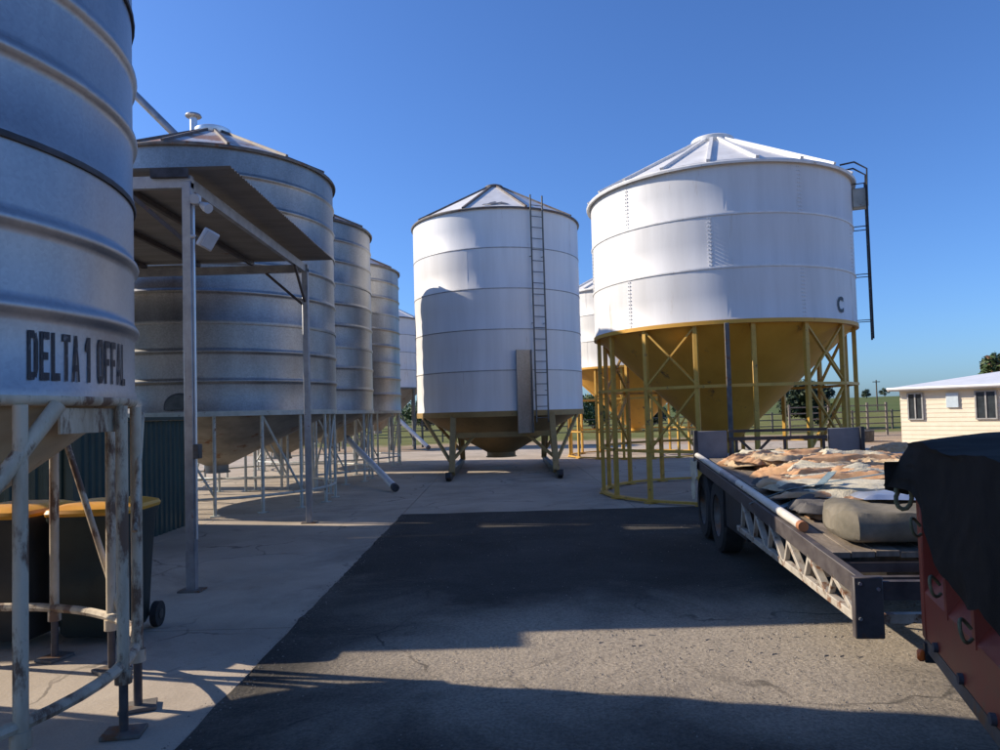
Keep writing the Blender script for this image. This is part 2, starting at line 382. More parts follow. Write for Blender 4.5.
# loose grit on the asphalt
m = MB(); g = random.Random(3)
for i in range(3800):
    t = g.random()
    x = g.uniform(-1.6, 3.6); y = g.uniform(2.2, 12)
    if t < .6: x = g.gauss(1.3, 1.1); y = g.gauss(4.9, .7)
    if i % 5 == 0: x = AX0 + g.gauss(.02, .06); y = g.uniform(3, 12)
    elif x < -1.62: continue
    s = .0025 + .006 * g.random() ** 3
    c = Vector((x, y, .010 + s * .3)); a = g.uniform(0, 6.28)
    P = [Vector((cos(a) * s * 1.3, sin(a) * s * 1.3, 0)), Vector((cos(a + 1.9) * s, sin(a + 1.9) * s, -.1 * s)), Vector((cos(a + 3.2) * s * 1.2, sin(a + 3.2) * s * 1.2, 0)), Vector((cos(a + 4.6) * s, sin(a + 4.6) * s, .1 * s)), Vector((0, 0, s * .9)), Vector((0, 0, -s))]
    m.add([c + p for p in P], [(0, 1, 4), (1, 2, 4), (2, 3, 4), (3, 0, 4)])
tag(obj('loose_grit', m.mesh('loose_grit', 'stone', smooth=False, fix=False)), 'loose grit and small stones scattered over the dusty asphalt', 'grit', kind='stuff')

m = MB(); g = random.Random(21)
for arc in range(5):
    x0 = g.uniform(.2, 2.2); y0 = g.uniform(4.3, 5.6); hd0 = g.uniform(-.5, 1.3); cv_ = g.uniform(-.25, .25)
    for k in range(34):
        if g.random() < .35: continue
        a = hd0 + cv_ * k * .05; px_ = x0 + cos(a) * k * .055; py_ = y0 + sin(a) * k * .045
        for side_ in (-.07, .07):
            if g.random() < .4: continue
            cx_ = px_ - sin(a) * side_ + g.gauss(0, .01); cy_ = py_ + cos(a) * side_ + g.gauss(0, .01); ll = g.uniform(.012, .035); ww = g.uniform(.005, .011); hh = g.uniform(.004, .010); b2 = a + (.8 if side_ > 0 else -.8)
            zz = .006 + .006 * noise.noise(Vector((cx_ * .9, cy_ * .9, 0)))
            d1 = Vector((cos(b2), sin(b2), 0)) * ll; d2 = Vector((-sin(b2), cos(b2), 0)) * ww; c0 = Vector((cx_, cy_, zz - .002))
            m.add([c0 - d1 - d2, c0 + d1 - d2 * .6, c0 + d1 + d2, c0 - d1 * .8 + d2, c0 - d1 * .5 + Vector((0, 0, hh)), c0 + d1 * .6 + Vector((0, 0, hh * .8))], [(0, 1, 5, 4), (1, 2, 5), (2, 3, 4, 5), (3, 0, 4)])
tag(obj('dried_mud', m.mesh('dried_mud', 'stone', smooth=False, fix=False)), 'dried mud crumbs dropped from tyre treads on the asphalt', 'mud', kind='stuff')

# ------------------------------------------------------------------ silos
def rib_profile(r, h, ribs, bead=.030, wid=.045, lip=.010):
    P = [(r + lip, -.035), (r + lip, .015), (r, .03)]
    for z in ribs:
        P += [(r, z - wid * 1.5), (r + .004, z - wid)]
        for k in range(-2, 3): P.append((r + bead * cos(k * pi / 5.5), z + wid * .72 * k / 2))
        P += [(r + .004, z + wid), (r, z + wid * 1.5)]
    P.append((r, h)); return P
def sheets(root, r, z0, z1, ncourse, nsheet, mname, ribs=(), bead=.03, a_off=0.0, band=None, bandmat='seam_grey', band_h=.03, bolts=None, grow=.004):
    h = (z1 - z0) / ncourse; span = 2 * pi / nsheet
    if ribs: prof = rib_profile(r, h, [h * t for t in ribs], bead)
    else: prof = [(r + .006, -.03), (r + .006, .02), (r, .03), (r, h * .5), (r, h)]
    me = MB().lathe(prof, 0, span + .012, 26, grow=grow).mesh('wall_sheet', mname, fix=False)
    bm_ = None
    if bolts:
        b = MB()
        for k in range(int(h / .065)):
            z = .03 + k * .065
            if z > h - .02: break
            for dx in (-.022, .022):
                b.box((r + .009, dx, z), (.014, .016, .016))
        bm_ = b.mesh('bolts', bolts, smooth=False)
    for i in range(ncourse):
        for j in range(nsheet):
            a = a_off + j * span + (i % 2) * span / 2
            o = obj('wall_sheet', me, root, (0, 0, z0 + i * h), a)
            if bm_:
                bo = obj('bolts', bm_, o, (0, 0, 0), .006); bo['kind'] = 'stuff'
        if band is not None and i > 0:
            zz = z0 + i * h - .02
            obj('seam_band', MB().lathe([(r, zz - band_h / 2), (r + band, zz - band_h / 2), (r + band * 1.25, zz), (r + band, zz + band_h / 2), (r, zz + band_h / 2)], n=72).mesh('seam_band', bandmat, fix=False), root)
def roof(root, r, z, zt, rt, npan, panmat, ribmat, a_off=0.0, ribw=.05, ribh=.04, over=.05, capmat='galv_bright', cap_h=.10, eave=True, eavemat='rib_dark', sag=0.0):
    span = 2 * pi / npan; sl = (zt - z) / (r - rt); ze = z - over * sl; re = r + over
    def fn(u, v):
        a = -span / 2 + span * v; t = u
        rr = re + (rt - re) * t; c = cos(span / 2) + (1 - cos(span / 2)) * 0
        # flat facet between two ribs, slightly dished
        q = rr * cos(span / 2) / cos(a)
        return (q * cos(a), q * sin(a), ze + (zt - ze) * t - sag * sin(pi * v) * (1 - t))
    pm = MB().grid(fn, 4, 4).mesh('roof_panel', panmat, fix=False)
    p0 = (re * 1.0, 0, ze + ribh * .45); p1 = (rt, 0, zt + ribh * .45)
    rm = MB().bar(p0, p1, ribw, ribh).mesh('roof_rib', ribmat, smooth=False)
    for k in range(npan):
        obj('roof_panel', pm, root, rz=a_off + (k + .5) * span)
        obj('roof_rib', rm, root, rz=a_off + k * span)
    if eave:
        obj('eave_rim', MB().lathe([(r - .02, z - .06), (re + .012, ze - .055), (re + .02, ze - .02), (re + .004, ze + .006)], n=72).mesh('eave_rim', eavemat, fix=False), root)
    obj('roof_cap', MB().lathe([(rt + .03, zt - .04), (rt + .05, zt + .02), (rt + .05, zt + cap_h), (rt + .02, zt + cap_h + .02), (0.001, zt + cap_h + .10)], n=28).mesh('roof_cap', capmat, fix=False), root)
def cone(root, r, z, rt, zt, mname, seam=None, lip=True, n=56):
    c = obj('hopper_cone', MB().lathe([(r, z), (r * .985, z - .05), (rt, zt), (rt, zt - .12), (rt + .03, zt - .12), (rt + .03, zt - .15), (.001, zt - .15)], n=n).mesh('hopper_cone', mname, fix=False), root)
    return c
def ring_me(r, z, t, mname, nm='ring', n=64, sec=8):
    return MB().path([(r * cos(2 * pi * k / n), r * sin(2 * pi * k / n), z) for k in range(n)], t, sec, closed=True).mesh(nm, mname)
def band_me(r, z0, z1, th, mname, nm='ring_beam'):
    return MB().lathe([(r, z0), (r + th, z0), (r + th, z1), (r, z1), (r, z0)], n=72).mesh(nm, mname, fix=False)

# ---- the galvanised silos along the left
def galv_silo(label, x, y, a_leg, apex=7.55, braces=True, detail=True):
    r = 2.35; z0 = 1.80; z1 = 6.45
    t = thing('galvanised_silo', label, 'silo', (x, y, 0), group='galvanised silos in the left row')
    sheets(t, r, z0, z1, 3, 5, 'galv', ribs=(.0001 + 1 / 3, 2 / 3), bead=.026, a_off=R_(a_leg + 20), band=.022, bandmat='galv', band_h=.06)
    roof(t, r, z1, apex - .12, .30, 14, 'galv_roof', 'rib_dark', a_off=R_(a_leg + 7), ribw=.05, ribh=.05, sag=.02, cap_h=.10)
    obj('ring_beam', band_me(r - .04, z0 - .09, z0 - .005, .06, 'pale_leg'), t)
    cone(t, r - .06, z0 - .03, .22, .75, 'grey_cone')
    leg = MB().tube((r - .05, 0, .012), (r - .05, 0, z0 - .05), .030, 10)
    leg.box((r - .05, 0, .008), (.16, .16, .016)); leg = leg.mesh('leg', 'pale_leg')
    for k in range(18): obj('leg', leg, t, rz=R_(a_leg + 20 * k))
    obj('lower_ring', ring_me(r - .05, .30, .024, 'pale_leg'), t)
    rr = r - .05
    for k in range(0, 18, 2):
        sgn = 1 if (k // 2) % 2 == 0 else -1
        a = R_(20)
        p = (rr, 0, z0 - .08); q = (rr * cos(a), rr * sin(a), .33)
        if sgn < 0: p, q = (rr, 0, .33), (rr * cos(a), rr * sin(a), z0 - .08)
        obj('brace', MB().tube(p, q, .022, 8).mesh('brace', 'pale_leg'), t, rz=R_(a_leg + 20 * k + 20))
    return t
S2 = galv_silo('galvanised silo with rusty cone roof right behind the open awning', -5.7, 14.84, -70)
S3 = galv_silo('galvanised silo second behind the awning, half hidden by the first', -5.7, 19.25, -74)
S4 = galv_silo('farthest galvanised silo of the left row, next to the ladder silo', -5.7, 24.7, -78)
# vent pipe and hatch of the nearest one
v = obj('vent_pipe', MB().tube((-.70, .75, 7.0), (-.70, .75, 8.16), .075, 14).mesh('vent_pipe', 'galv_bright'), S2)
obj('rain_hood', MB().lathe([(.001, 8.16), (.15, 8.13), (.17, 8.15), (.15, 8.19), (.001, 8.24)], n=20).mesh('rain_hood', 'galv_post', fix=False), v, (-.70, .75, 0))
ha = R_(-83)
hm = MB()
arch = [(.24 * cos(pi * k / 12), .02 + .20 * sin(pi * k / 12)) for k in range(13)]
hm.path([(.24, 0, -.04)] + [(a, 0, b) for a, b in arch] + [(-.24, 0, -.04)], .022, 8)
hp = obj('hatch_frame', hm.mesh('hatch_frame', 'seam_dark'), S2, (2.375 * cos(ha), 2.375 * sin(ha), 1.88), ha + pi / 2)
obj('hatch_door', MB().prism([(-.23, -.04), (.23, -.04)] + arch, -.015, .02).mesh('hatch_door', 'dark_leg', smooth=False), hp, rot=(pi / 2, 0, 0))

# ---- near silo with the lettering
NX, NY = -3.63, 3.73
N = thing('galvanised_silo', 'small close galvanised silo lettered DELTA 1 OFFAL on rusty cream legs', 'silo', (NX, NY, 0))
nr = 1.60
sheets(N, nr, 1.80, 5.22, 3, 4, 'galv_near', ribs=(.33, .665), bead=.028, a_off=R_(130), band=.016, bandmat='seam_dark', band_h=.03)  # dark seam bands paint in the shadow under each sheet lap
roof(N, nr, 5.22, 5.95, .28, 12, 'galv_roof', 'rib_dark', over=.05, eavemat='seam_dark')
obj('ring_beam', ring_me(nr - .015, 1.768, .032, 'cream_steel', 'ring_beam', n=80, sec=10), N)
cone(N, nr - .08, 1.76, .20, .72, 'cream_cone')
lr = nr + .01
def near_leg(a, nm='leg'):
    l = obj(nm, NLEG, N, rz=R_(a)); obj('foot_plate', NFOOT, l); obj('adjusting_screw', NSCREW, l); return l
lg = MB(); lg.tube((lr, 0, .30), (lr, 0, 1.74), .031, 12); lg.tube((lr, 0, .27), (lr, 0, .34), .044, 12)
NLEG = lg.mesh('leg', 'cream_steel')
NFOOT = MB().box((lr, 0, .014), (.20, .15, .022)).mesh('foot_plate', 'rib_dark', bevel=.003)
NSCREW = MB().tube((lr, 0, .02), (lr, 0, .28), .024, 10).mesh('adjusting_screw', 'truss_dark')
nangs = [-18, 9, 22, 52, 74, 106, 136, 166, 196, 226, 256, 286, 314]
for a in nangs: near_leg(a)
obj('lower_ring', ring_me(lr - .01, .36, .030, 'cream_steel', n=60), N)
def near_brace(a0, z0, a1, z1, r=.03):
    a0 = R_(a0); a1 = R_(a1); k = lr + .03
    obj('brace', MB().tube((k * cos(a0), k * sin(a0), z0), (k * cos(a1), k * sin(a1), z1), r, 10).mesh('brace', 'cream_steel'), N)
near_brace(-12, 1.74, -40, .75, .036); near_brace(74, 1.72, 50, .40, .022); near_brace(27, 1.70, 13, 1.05, .016)
near_brace(137, 1.72, 165, .4, .022); near_brace(197, 1.72, 225, .4, .022); near_brace(257, 1.72, 285, .4, .022)
pl = MB()
a0, a1 = R_(-9), R_(10); k = nr - .03
p0 = Vector((k * cos(a0), k * sin(a0), 1.665)); p1 = Vector((k * cos(a1), k * sin(a1), 1.665))
pl.bar(p0, p1, .014, .125); pp = obj('gusset_plate', pl.mesh('gusset_plate', 'cream_steel', bevel=.002), N)
# painted lettering wrapped on the drum
def text_mesh(name, txt, size, sx, mname, offset=.0):
    cu = bpy.data.curves.new(name, 'FONT'); cu.body = txt; cu.size = size; cu.offset = offset; cu.resolution_u = 4
    o = bpy.data.objects.new(name, cu); COL.objects.link(o)
    dg = bpy.context.evaluated_depsgraph_get(); me = bpy.data.meshes.new_from_object(o.evaluated_get(dg))
    bpy.data.objects.remove(o); bpy.data.curves.remove(cu)
    me.name = name; me.materials.clear(); me.materials.append(MATS[mname])
    xs_ = [v.co.x for v in me.vertices]; x0 = min(xs_); ys_ = [v.co.y for v in me.vertices]; y0 = min(ys_)
    W = (max(xs_) - x0) * sx
    for v in me.vertices: v.co.x = (v.co.x - x0) * sx; v.co.y -= y0
    return me, W, max(ys_) - y0
def wrap(me, r, a_start, z):
    for v in me.vertices:
        a = a_start + v.co.x / r; zz = z + v.co.y
        v.co = (r * cos(a), r * sin(a), zz)
STROKES = {   # each letter as flat strokes (x0, y0, x1, y1) in a unit box, or slanted quads
 'D': [[(0, 0), (.3, 0), (.3, 1), (0, 1)], [(.3, 0), (.62, 0), (.78, .16), (.3, .16)], [(.3, .84), (.78, .84), (.62, 1), (.3, 1)], [(.68, .06), (.68, .94), (1, .78), (1, .22)], [(.68, .06), (1, .22), (.8, .03)], [(.68, .94), (.8, .97), (1, .78)]],
 'E': [[(0, 0), (.32, 0), (.32, 1), (0, 1)], [(.32, 0), (.95, 0), (.95, .16), (.32, .16)], [(.32, .42), (.82, .42), (.82, .58), (.32, .58)], [(.32, .84), (.95, .84), (.95, 1), (.32, 1)]],
 'F': [[(0, 0), (.32, 0), (.32, 1), (0, 1)], [(.32, .42), (.82, .42), (.82, .58), (.32, .58)], [(.32, .84), (.95, .84), (.95, 1), (.32, 1)]],
 'L': [[(0, 0), (.34, 0), (.34, 1), (0, 1)], [(.34, 0), (.95, 0), (.95, .16), (.34, .16)]],
 'T': [[(.34, 0), (.66, 0), (.66, .84), (.34, .84)], [(0, .84), (1, .84), (1, 1), (0, 1)]],
 'A': [[(0, 0), (.28, 0), (.62, 1), (.36, 1)], [(.72, 0), (1, 0), (.64, 1), (.38, 1)], [(.25, .22), (.75, .22), (.72, .36), (.28, .36)]],
 '1': [[(.35, 0), (.75, 0), (.75, 1), (.35, 1)], [(.35, .72), (.35, 1), (0, .80), (0, .64)]],
 'O': [[(0, .16), (.32, .16), (.32, .84), (0, .84)], [(.68, .16), (1, .16), (1, .84), (.68, .84)], [(0, .16), (.25, 0), (.75, 0), (1, .16)], [(0, .84), (1, .84), (.75, 1), (.25, 1)]],
}
LETX = [('DELTA', -16.5, -5.04), ('1', -3.9, -2.1), ('OFFAL', -.3, 12.4)]
for txt, a_s, a_e in LETX:
    nL = len(txt); step = (a_e - a_s) / nL
    for q, ch in enumerate(txt):
        mb = MB(); wL = step * (.80 if nL > 1 else 1.0); aa = a_s + q * step
        for layer_, poly in enumerate(STROKES[ch]):
            pts = []
            for x_, y_ in poly:
                an = R_(aa + wL * x_); rr_ = nr + .0062 + .0004 * layer_
                pts.append((rr_ * cos(an), rr_ * sin(an), 1.852 + .222 * y_))
            mb.add(pts, [tuple(range(len(pts)))])
        o = obj('painted_letter', mb.mesh('painted_letter', 'lettering', smooth=False, fix=False), N)
        o['label'] = 'worn black painted ' + ('number 1' if ch == '1' else 'letter ' + ch)

# unseen silo added further left, out of the picture, to shade the slab
N_SHADE = thing('galvanised_silo', 'small unseen silo added left of the lettered one to shade the slab', 'silo', (-8.0, 3.95, 0))
sheets(N_SHADE, nr, 1.80, 5.22, 3, 4, 'galv_near', ribs=(.33, .665), bead=.028, a_off=R_(20), band=.016, bandmat='seam_dark', band_h=.03)  # same dark bands for the lap shadow
roof(N_SHADE, nr, 5.22, 5.95, .28, 12, 'galv_roof', 'rib_dark', over=.05, eavemat='seam_dark')
obj('ring_beam', ring_me(nr - .015, 1.768, .032, 'cream_steel', 'ring_beam', n=80, sec=10), N_SHADE)
cone(N_SHADE, nr - .08, 1.76, .20, .72, 'cream_cone')
for k in range(12):
    l = obj('leg', NLEG, N_SHADE, rz=R_(30 * k)); obj('foot_plate', NFOOT, l); obj('adjusting_screw', NSCREW, l)
obj('lower_ring', ring_me(lr - .01, .36, .030, 'cream_steel', n=60), N_SHADE)

# ---- middle white silo on skids
MX, MY = -.02, 22.0
M = thing('white_silo', 'white silo with front ladder standing on khaki legs and skids', 'silo', (MX, MY, 0))
mr_ = 2.45; mz0, mz1 = 1.68, 7.15
sheets(M, mr_, mz0, mz1, 5, 4, 'white_paint', a_off=R_(-64), band=.010, bandmat='seam_grey', band_h=.022, grow=.0012)
roof(M, mr_, mz1, 8.36, .22, 9, 'white_roof', 'rib_dark', a_off=R_(-90 - 20), ribw=.06, ribh=.05, over=.04, capmat='rib_dark', cap_h=.05)
obj('ring_beam', band_me(mr_ - .05, mz0 - .15, mz0 - .004, .075, 'khaki_paint'), M)
cone(M, mr_ - .06, mz0 - .05, .42, .48, 'khaki_cone')
for sx_ in (-1.29, 1.42):
    sk = MB(); sk.bar((sx_, -3.95, .09), (sx_, 2.6, .09), .13, .16); sk.bar((sx_, -4.15, .17), (sx_, -3.93, .09), .13, .14)
    obj('skid', sk.mesh('skid', 'black_steel', bevel=.008), M)
    for y_ in (-2.15, 1.95):
        zt = mz0 - .12
        obj('leg', MB().bar((sx_ * .96, -3.55 if y_ < 0 else y_, .15), (sx_ * .98, y_ * .94, zt), .15, .12, up=(0, 1, 0)).mesh('leg', 'khaki_paint', bevel=.006), M)
        s = 1 if sx_ > 0 else -1
        obj('brace', MB().bar((sx_ + .02 * s, y_ * (1.45 if y_ < 0 else 1), .45), (s * 2.18, y_ * .5, zt), .07, .07).mesh('brace', 'khaki_paint'), M)
        obj('brace', MB().bar((sx_ - .04 * s, y_ * (1.45 if y_ < 0 else 1), .45), (s * .72, y_ * .93, 1.02), .07, .06).mesh('brace', 'khaki_paint'), M)
        obj('brace', MB().bar((sx_, y_ * .97, .22), (sx_, y_ * .30, 1.0), .06, .06).mesh('brace', 'khaki_paint'), M)
for y_ in (-2.09, 1.88):
    obj('cross_beam', MB().bar((-1.26, y_, 1.05), (1.34, y_, 1.05), .05, .14).mesh('cross_beam', 'khaki_paint'), M)
# ladder
def ladder(root, base, out, z0, z1, wdt, mname, rail=.018, step=.30, standoffs=(), stand_len=.15, lean=0.0, nm='ladder'):
    out = Vector((*out, 0)).normalized(); side = Vector((-out.y, out.x, 0)); b = Vector((base[0], base[1], 0))
    L_ = MB()
    for s in (-1, 1): L_.bar(b + side * (s * wdt / 2) + Vector((0, 0, z0)), b + out * lean + side * (s * wdt / 2) + Vector((0, 0, z1)), rail * 2, rail * 1.4, up=out)
    lad = obj(nm, L_.mesh('ladder', mname, smooth=False), root)
    n = int((z1 - z0) / step)
    for i in range(n):
        z = z0 + .12 + i * step
        if z > z1: break
        o_ = b + out * (lean * (z - z0) / (z1 - z0))
        obj('rung', MB().tube(o_ + side * (-wdt / 2) + Vector((0, 0, z)), o_ + side * (wdt / 2) + Vector((0, 0, z)), .011, 8).mesh('rung', mname), lad)
    for z in standoffs:
        for s in (-1, 1): obj('bracket', MB().bar(b + side * (s * wdt / 2) + Vector((0, 0, z)), b - out * stand_len + side * (s * wdt / 2) + Vector((0, 0, z)), .03, .012).mesh('bracket', mname, smooth=False), lad)
    return lad
la = R_(-64); lo_ = (cos(la), sin(la))
ladder(M, (2.57 * lo_[0], 2.57 * lo_[1]), lo_, 1.35, 7.45, .36, 'dark_leg', standoffs=(2.2, 4.0, 5.8), stand_len=.12)
ga = R_(-75); gp = Vector((2.55 * cos(ga), 2.55 * sin(ga), 0)); gs = Vector((-sin(ga), cos(ga), 0)); go = Vector((cos(ga), sin(ga), 0))
G = MB(); G.bar(gp + Vector((0, 0, 1.08)), gp + Vector((0, 0, 3.28)), .42, .012, up=go)
for s in (-1, 1): G.bar(gp + gs * (s * .21) + go * .04 + Vector((0, 0, 1.08)), gp + gs * (s * .21) + go * .04 + Vector((0, 0, 3.28)), .012, .085, up=go)
gd = obj('ladder_guard', G.mesh('ladder_guard', 'galv', smooth=False), M)
gd['label'] = 'long galvanised sheet hung beside the ladder foot'
for z in (1.7, 2.7): obj('bracket', MB().bar(gp + Vector((0, 0, z)), gp - go * .10 + Vector((0, 0, z)), .3, .03).mesh('bracket', 'dark_leg', smooth=False), gd)
# grey mark on the front roof panel
sl_ = (8.36 - mz1) / (mr_ - .22); E_ = MB()
shape = [(-.34, 0), (-.30, .07), (-.18, .10), (-.10, .22), (.0, .30), (.06, .27), (.03, .18), (.10, .20), (.20, .26), (.30, .14), (.40, .03), (.28, .05), (.16, .10), (.02, .08), (-.12, .04)]
span9 = 2 * pi / 9
def onroof(x, s): 
    rr = mr_ - .12 - s * .92; z = mz1 + (mr_ - rr / cos(span9 / 2)) * sl_
    return (x, -rr * 1.0, z + .035)
n_ = len(shape); top = [onroof(x, .22 + s) for x, s in shape]
E_.add(top + [(a, b, c - .006) for a, b, c in top], [tuple(range(n_))] + [(i, (i + 1) % n_, n_ + (i + 1) % n_, n_ + i) for i in range(n_)])
eo = obj('roof_emblem', E_.mesh('roof_emblem', 'emblem_grey', smooth=False), M, rz=0); eo['label'] = 'grey curved emblem on the front roof panel'

# ---- big white silo C and its twin behind
def gold_silo(label, x, y, aleg, letter=None, lad=True, near=True, group='white silos on gold steel frames'):
    t = thing('white_silo', label, 'silo', (x, y, 0), group=group)
    r = 2.42; z0 = 3.06; z1 = 5.70
    sheets(t, r, z0, z1, 3, 5, 'white_paint_old', a_off=R_(aleg - 29), band=.016, bandmat='rib_white', band_h=.035, bolts='white_paint' if near else None)
    roof(t, r, z1, 6.78, .36, 20, 'white_roof', 'rib_white', a_off=R_(aleg + 8), ribw=.06, ribh=.055, over=.07, capmat='white_roof', cap_h=.09, eavemat='rib_white')
    obj('ring_beam', band_me(r - .05, z0 - .07, z0 - .004, .075, 'gold_paint'), t)
    c_ = cone(t, r - .06, z0 - .03, .22, .95, 'gold_paint')
    rr = r - .07
    leg = MB(); leg.box((rr, 0, 1.52), (.075, .075, 3.0)); leg.box((rr, 0, .012), (.18, .18, .024))
    leg = leg.mesh('leg', 'gold_leg', bevel=.006)
    for k in range(16): obj('leg', leg, t, rz=R_(aleg + 22.5 * k))
    a = R_(22.5); P = lambda an, z: (rr * cos(an), rr * sin(an), z)
    zm = 1.98
    xb = [MB().bar(P(0, 2.98), P(a, zm + .04), .05, .03).mesh('brace', 'gold_leg'), MB().bar(P(0, zm + .04), P(a, 2.98), .05, .03).mesh('brace', 'gold_leg'),
          MB().bar(P(0, zm - .04), P(a, .9), .05, .03).mesh('brace', 'gold_leg'), MB().bar(P(0, .9), P(a, zm - .04), .05, .03).mesh('brace', 'gold_leg')]
    for k in (15, 2, 5, 8, 11):
        for b_ in xb: obj('brace', b_, t, rz=R_(aleg + 22.5 * k))
    obj('mid_ring', MB().lathe([(rr + .04, zm - .025), (rr + .055, zm - .025), (rr + .055, zm + .025), (rr + .04, zm + .025), (rr + .04, zm - .025)], n=16, a0=R_(aleg), a1=R_(aleg) + 2 * pi).mesh('mid_ring', 'gold_leg', smooth=False), t)
    obj('base_ring', MB().lathe([(rr - .06, .03), (rr + .06, .03), (rr + .06, .07), (rr - .06, .07), (rr - .06, .03)], n=64).mesh('base_ring', 'gold_leg'), t)
    obj('low_ring', MB().lathe([(rr + .04, .875), (rr + .055, .875), (rr + .055, .925), (rr + .04, .925), (rr + .04, .875)], n=16, a0=R_(aleg), a1=R_(aleg) + 2 * pi).mesh('low_ring', 'gold_leg', smooth=False), t)
    return t
CX, CY = 4.32, 14.40
C = gold_silo('big white silo marked C on a gold braced frame', CX, CY, -116.5)
B2 = gold_silo('white silo behind the big one, seen in the gap beside it', 4.75, 26.2, -110, near=False)
me, W, H = text_mesh('lettering', 'C', .36, .80, 'lettering', .012)
wrap(me, 2.42 + .014, R_(-106.7 + 55 - 3), 3.17); o = obj('lettering', me, C); o['label'] = 'black letter C'
# dark pipe post standing against C's frame
a = R_(-106.7 + 2.5); obj('down_pipe', MB().bar((2.46 * cos(a), 2.46 * sin(a), .0), (2.46 * cos(a), 2.46 * sin(a), 3.0), .075, .07, up=(cos(a), sin(a), 0)).mesh('down_pipe', 'rib_dark', bevel=.005), C)
a = R_(-106.7 + 84); oc = (cos(a), sin(a))
lc = ladder(C, (2.66 * oc[0], 2.66 * oc[1]), oc, 2.78, 5.70, .34, 'black_steel', rail=.022, step=.27, standoffs=(3.12, 3.95, 4.82, 5.6), stand_len=.26)
side = Vector((-oc[1], oc[0], 0)); o3 = Vector((*oc, 0)); bp = o3 * 2.66
for s in (-1, 1):
    K = MB().path([bp + side * (s * .2) + Vector((0, 0, 5.15)), bp + side * (s * .2) + o3 * .02 + Vector((0, 0, 5.85)), bp + side * (s * .2) - o3 * .18 + Vector((0, 0, 6.0)), bp + side * (s * .2) - o3 * .42 + Vector((0, 0, 5.98))], .016, 6)
    obj('hand_rail', K.mesh('hand_rail', 'black_steel'), lc)
K = MB(); K.box(tuple(bp - o3 * .10 + Vector((0, 0, 5.36))), (.26, .26, .34), Matrix.Rotation(a, 3, 'Z'))
obj('control_box', K.mesh('control_box', 'pale_leg', bevel=.01), lc)
# strap between ladder top and roof
obj('roof_hatch_arm', MB().bar(o3 * 2.45 + Vector((0, 0, 5.82)), o3 * 1.5 + Vector((0, 0, 6.32)), .06, .05).mesh('roof_hatch_arm', 'truss_dark'), lc)

# ---- far white silo at the end of the left row
F_ = thing('white_silo', 'pale silo on tall dark legs at the far end of the left row', 'silo', (-6.1, 36.5, 0))
sheets(F_, 2.3, 2.95, 6.30, 4, 5, 'white_paint_old', band=.012)
roof(F_, 2.3, 6.30, 7.3, .3, 12, 'white_roof', 'rib_white')
obj('ring_beam', band_me(2.24, 2.87, 2.946, .075, 'dark_leg'), F_)
cone(F_, 2.2, 2.9, .2, .9, 'grey_cone')
lm = MB().box((2.2, 0, 1.45), (.10, .10, 2.9)).mesh('leg', 'dark_leg')
for k in range(10): obj('leg', lm, F_, rz=R_(36 * k + 8))
for k in range(0, 10, 2):
    aa = R_(36); obj('brace', MB().bar((2.2, 0, 2.8), (2.2 * cos(aa), 2.2 * sin(aa), .3), .05, .05).mesh('brace', 'dark_leg'), F_, rz=R_(36 * k + 8))

# outlet augers
def auger(label, p, q, r):
    t = thing('auger_tube', label, 'auger', tuple(q)); q = Vector(q); p = Vector(p) - q
    d = p.normalized(); z = Vector((0, 0, 0))
    obj('tube', MB().tube(d * .06, p, r, 16).mesh('tube', 'lamp_white'), t)
    obj('end_cap', MB().tube(d * -.02, d * .10, r * 1.12, 16).mesh('end_cap', 'seam_dark'), t)
    obj('inlet_collar', MB().tube(p - d * .1, p + d * .05, r * 1.25, 16).mesh('inlet_collar', 'galv_post'), t)
    return t
auger('shiny auger tube slanting to the ground by the left silos', (-4.0, 19.3, 1.05), (-2.30, 15.9, .09), .075)
auger('distant auger tube slanting down beside the ladder silo', (-4.75, 34.3, 1.45), (-3.30, 33.6, .11), .09)

# grain elevator and its spout to the second silo
E = thing('grain_elevator', 'grain elevator spout crossing the sky behind the near silo', 'elevator', (-13.9, 19.6, 0))
obj('leg_casing', MB().box((0, 0, 7.4), (.45, .75, 14.8)).mesh('leg_casing', 'galv'), E)
obj('head', MB().box((.05, 0, 15.0), (.9, .9, .7)).mesh('head', 'galv_post', bevel=.03), E)
obj('spout', MB().tube((.2, 0, 14.75), (7.35, 0, 7.25), .10, 12).mesh('spout', 'galv_post'), E)
obj('spout_stay', MB().tube((4.1, .05, 10.6), (3.35, .6, 9.95), .025, 6).mesh('spout_stay', 'galv_post'), E)

# ------------------------------------------------------------------ awning
A = thing('awning', 'open flat awning of corrugated sheet on two grey steel posts', 'awning', (-3.04, 7.25, 0))
AZ = 4.08; AW = 3.5; AL = 4.40
def sheet_me(w_, l_, z, nm='roof_sheet'):
    nw = int(w_ / .076); pts = nw * 6
    return MB().grid(lambda u, v: (-l_ * v, w_ * u, z + .009 * cos(2 * pi * nw * u)), pts, 2)
def thick(mb, th=.0012):
    n = len(mb.v); f0 = list(mb.f)
    mb.v += [(x, y, z - th) for x, y, z in mb.v]; mb.f += [tuple(i + n for i in f[::-1]) for f in f0]; return mb
SW = .76
def bay(x_right, x_left, y0, y1, z, right_over):
    n = round((y1 - y0) / SW); sw = (y1 - y0) / n
    me = thick(sheet_me(sw + .03, x_right - x_left + right_over, z)).mesh('roof_sheet', 'awning_sheet', fix=False)
    for k in range(n): obj('roof_sheet', me, A, (x_right + right_over, y0 + k * sw, .003 * (k % 2)))
    for j in range(5):
        xx = x_left + .1 + (x_right - x_left - .1) * j / 4
        if j < 4: obj('purlin', MB().bar((xx, y0 + .04, z - .045), (xx, y1 - .04, z - .045), .05, .065).mesh('purlin', 'truss_dark', smooth=False), A)
bay(0, -3.52, .02, AL + .12, AZ + .085, .42)
